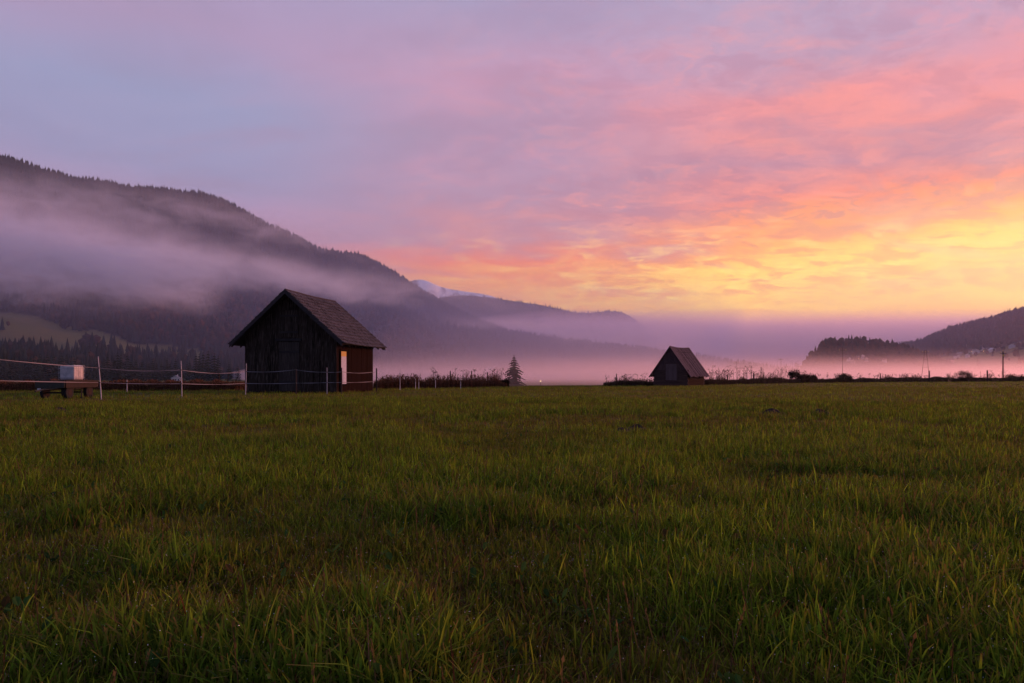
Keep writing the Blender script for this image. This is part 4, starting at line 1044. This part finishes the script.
# ------------------------------------------------------------------ fog bank hanging on the mountain slope
def fogband(name, a, b, dens, label, curve, sig, scale, off=(0, 0, 0), g=.35, step=1.0):
    """a, b: box corners. curve: list of (x, z centre, strength 0..1) in world metres"""
    x0, x1 = a[0], b[0]
    def fn(t):
        P_ = t.n('ShaderNodeNewGeometry').outputs['Position']; s_ = t.n('ShaderNodeSeparateXYZ'); t.l(P_, s_.inputs[0])
        f = t.m('DIVIDE', t.m('SUBTRACT', s_.outputs[0], x0), x1-x0, clamp=True)
        n3 = t.noise(P_, scale*3.6, 5, .62, .9, (1, .7, 2.2))
        zc = t.ramp(f, [((q[0]-x0)/(x1-x0), q[1]/1000) for q in curve], 'B_SPLINE'); st = t.ramp(f, [((q[0]-x0)/(x1-x0), q[2]) for q in curve], 'B_SPLINE')
        sg = t.ramp(f, [((q[0]-x0)/(x1-x0), q[3]/1000) for q in curve], 'B_SPLINE')
        n1 = t.noise(P_, scale, 4, .55, .4, (1, .6, 2.6)); 
        z = t.m('ADD', s_.outputs[2], t.m('MULTIPLY', t.m('SUBTRACT', n1, .5), sig))
        dz_ = t.m('DIVIDE', t.m('SUBTRACT', z, t.m('MULTIPLY', zc, 1000.0)), t.m('MULTIPLY', sg, 1000.0))
        # rounder below, wispier above
        dz_ = t.m('ADD', dz_, t.m('MULTIPLY', t.m('SUBTRACT', n3, .5), 1.0))
        gs = t.m('POWER', 2.718, t.m('MULTIPLY', t.m('MULTIPLY', dz_, dz_), -1.0))
        yy = t.m('DIVIDE', t.m('SUBTRACT', s_.outputs[1], (a[1]+b[1])/2), (b[1]-a[1])/2); ye = t.m('SUBTRACT', 1.0, t.m('MULTIPLY', yy, yy), clamp=True)
        wis = t.m('MULTIPLY', t.m('ADD', .35, t.m('MULTIPLY', t.smooth(n1, .35, .65), .65)), t.m('ADD', .18, t.m('MULTIPLY', t.smooth(n3, .34, .66), 1.1)))
        return t.m('MULTIPLY', t.m('MULTIPLY', t.m('MULTIPLY', gs, ye), t.m('MULTIPLY', st, wis)), dens)
    mt = vol_mat(name + '_air', (.94, .95, 1, 1), 0, g, fn)
    mt.cycles.volume_step_rate = step
    o = box_obj(name, a, b, mt); tag(o, label, 'fog', kind='stuff'); return o
# the slope in front of which it hangs is at 900-2500 m; band tapers and descends to the right
fogband('fog_bank', (-800, 3000, 120), (900, 3400, 420), .0034, 'small lilac fog wisps in front of the far ridge above the lone spruce',
        [(-800, 270, .0, 16), (-420, 262, .5, 18), (-200, 250, 1.0, 24), (100, 235, 1.0, 28), (420, 190, .5, 36), (900, 170, .0, 40)], 130, .0028, step=.5)
fogband('fog_bank', (-1750, 1120, 30), (60, 1460, 620), .021, 'long lilac fog streak hanging across the mountain slope on the left',
        [(-1750, 330, 1.0, 92), (-1300, 290, 1.0, 88), (-975, 248, 1.0, 74), (-780, 224, 1.0, 58), (-594, 202, 1.0, 40), (-403, 183, .8, 25), (-213, 166, .22, 13), (-60, 154, .07, 9), (60, 150, .0, 10)], 84, .0042, step=.45, g=.25)
fogband('fog_bank', (-1500, 1700, 200), (260, 2000, 760), .006, 'faint torn fog wisps drifting up the slope above the main fog streak',
        [(-1500, 530, .6, 50), (-1000, 470, .8, 50), (-700, 410, .9, 42), (-450, 350, .6, 34), (-280, 310, .12, 20), (-100, 290, .0, 16), (260, 250, .0, 16)], 190, .0040, step=.35)
for top, dd in ((400, 1.1e-3), (440, .9e-3), (485, .8e-3)):
    mist('far_stratus', [(-900, 6400), (250, 4900), (5400, 4900), (5800, 6500), (200, 6500)], -6 if top == 400 else -5 - top/400, top, dd, 'mauve low stratus lying flat across the valley behind the small hut' if top == 400 else ('thin upper layer of the mauve stratus behind the small hut' if top == 440 else 'feathered top of the mauve stratus behind the small hut'), g=.35, colr=(.90, .82, .95, 1))
mist('blue_haze', [(-700, 950), (-250, 950), (300, 1500), (900, 2600), (1300, 4200), (-500, 3400), (-2300, 2300), (-2300, 1000)], -6.2, 300, 2.4e-4, 'blue morning haze filling the hollow under the left mountain', g=.0, colr=(.50, .60, 1, 1))
mist('blue_haze', [(520, 1180), (900, 1000), (1700, 1150), (2700, 1900), (2400, 3000), (900, 2300), (520, 1500)], -6.4, 260, 1.3e-4, 'violet morning haze in front of the village hill on the right', g=.1, colr=(.74, .62, .95, 1))
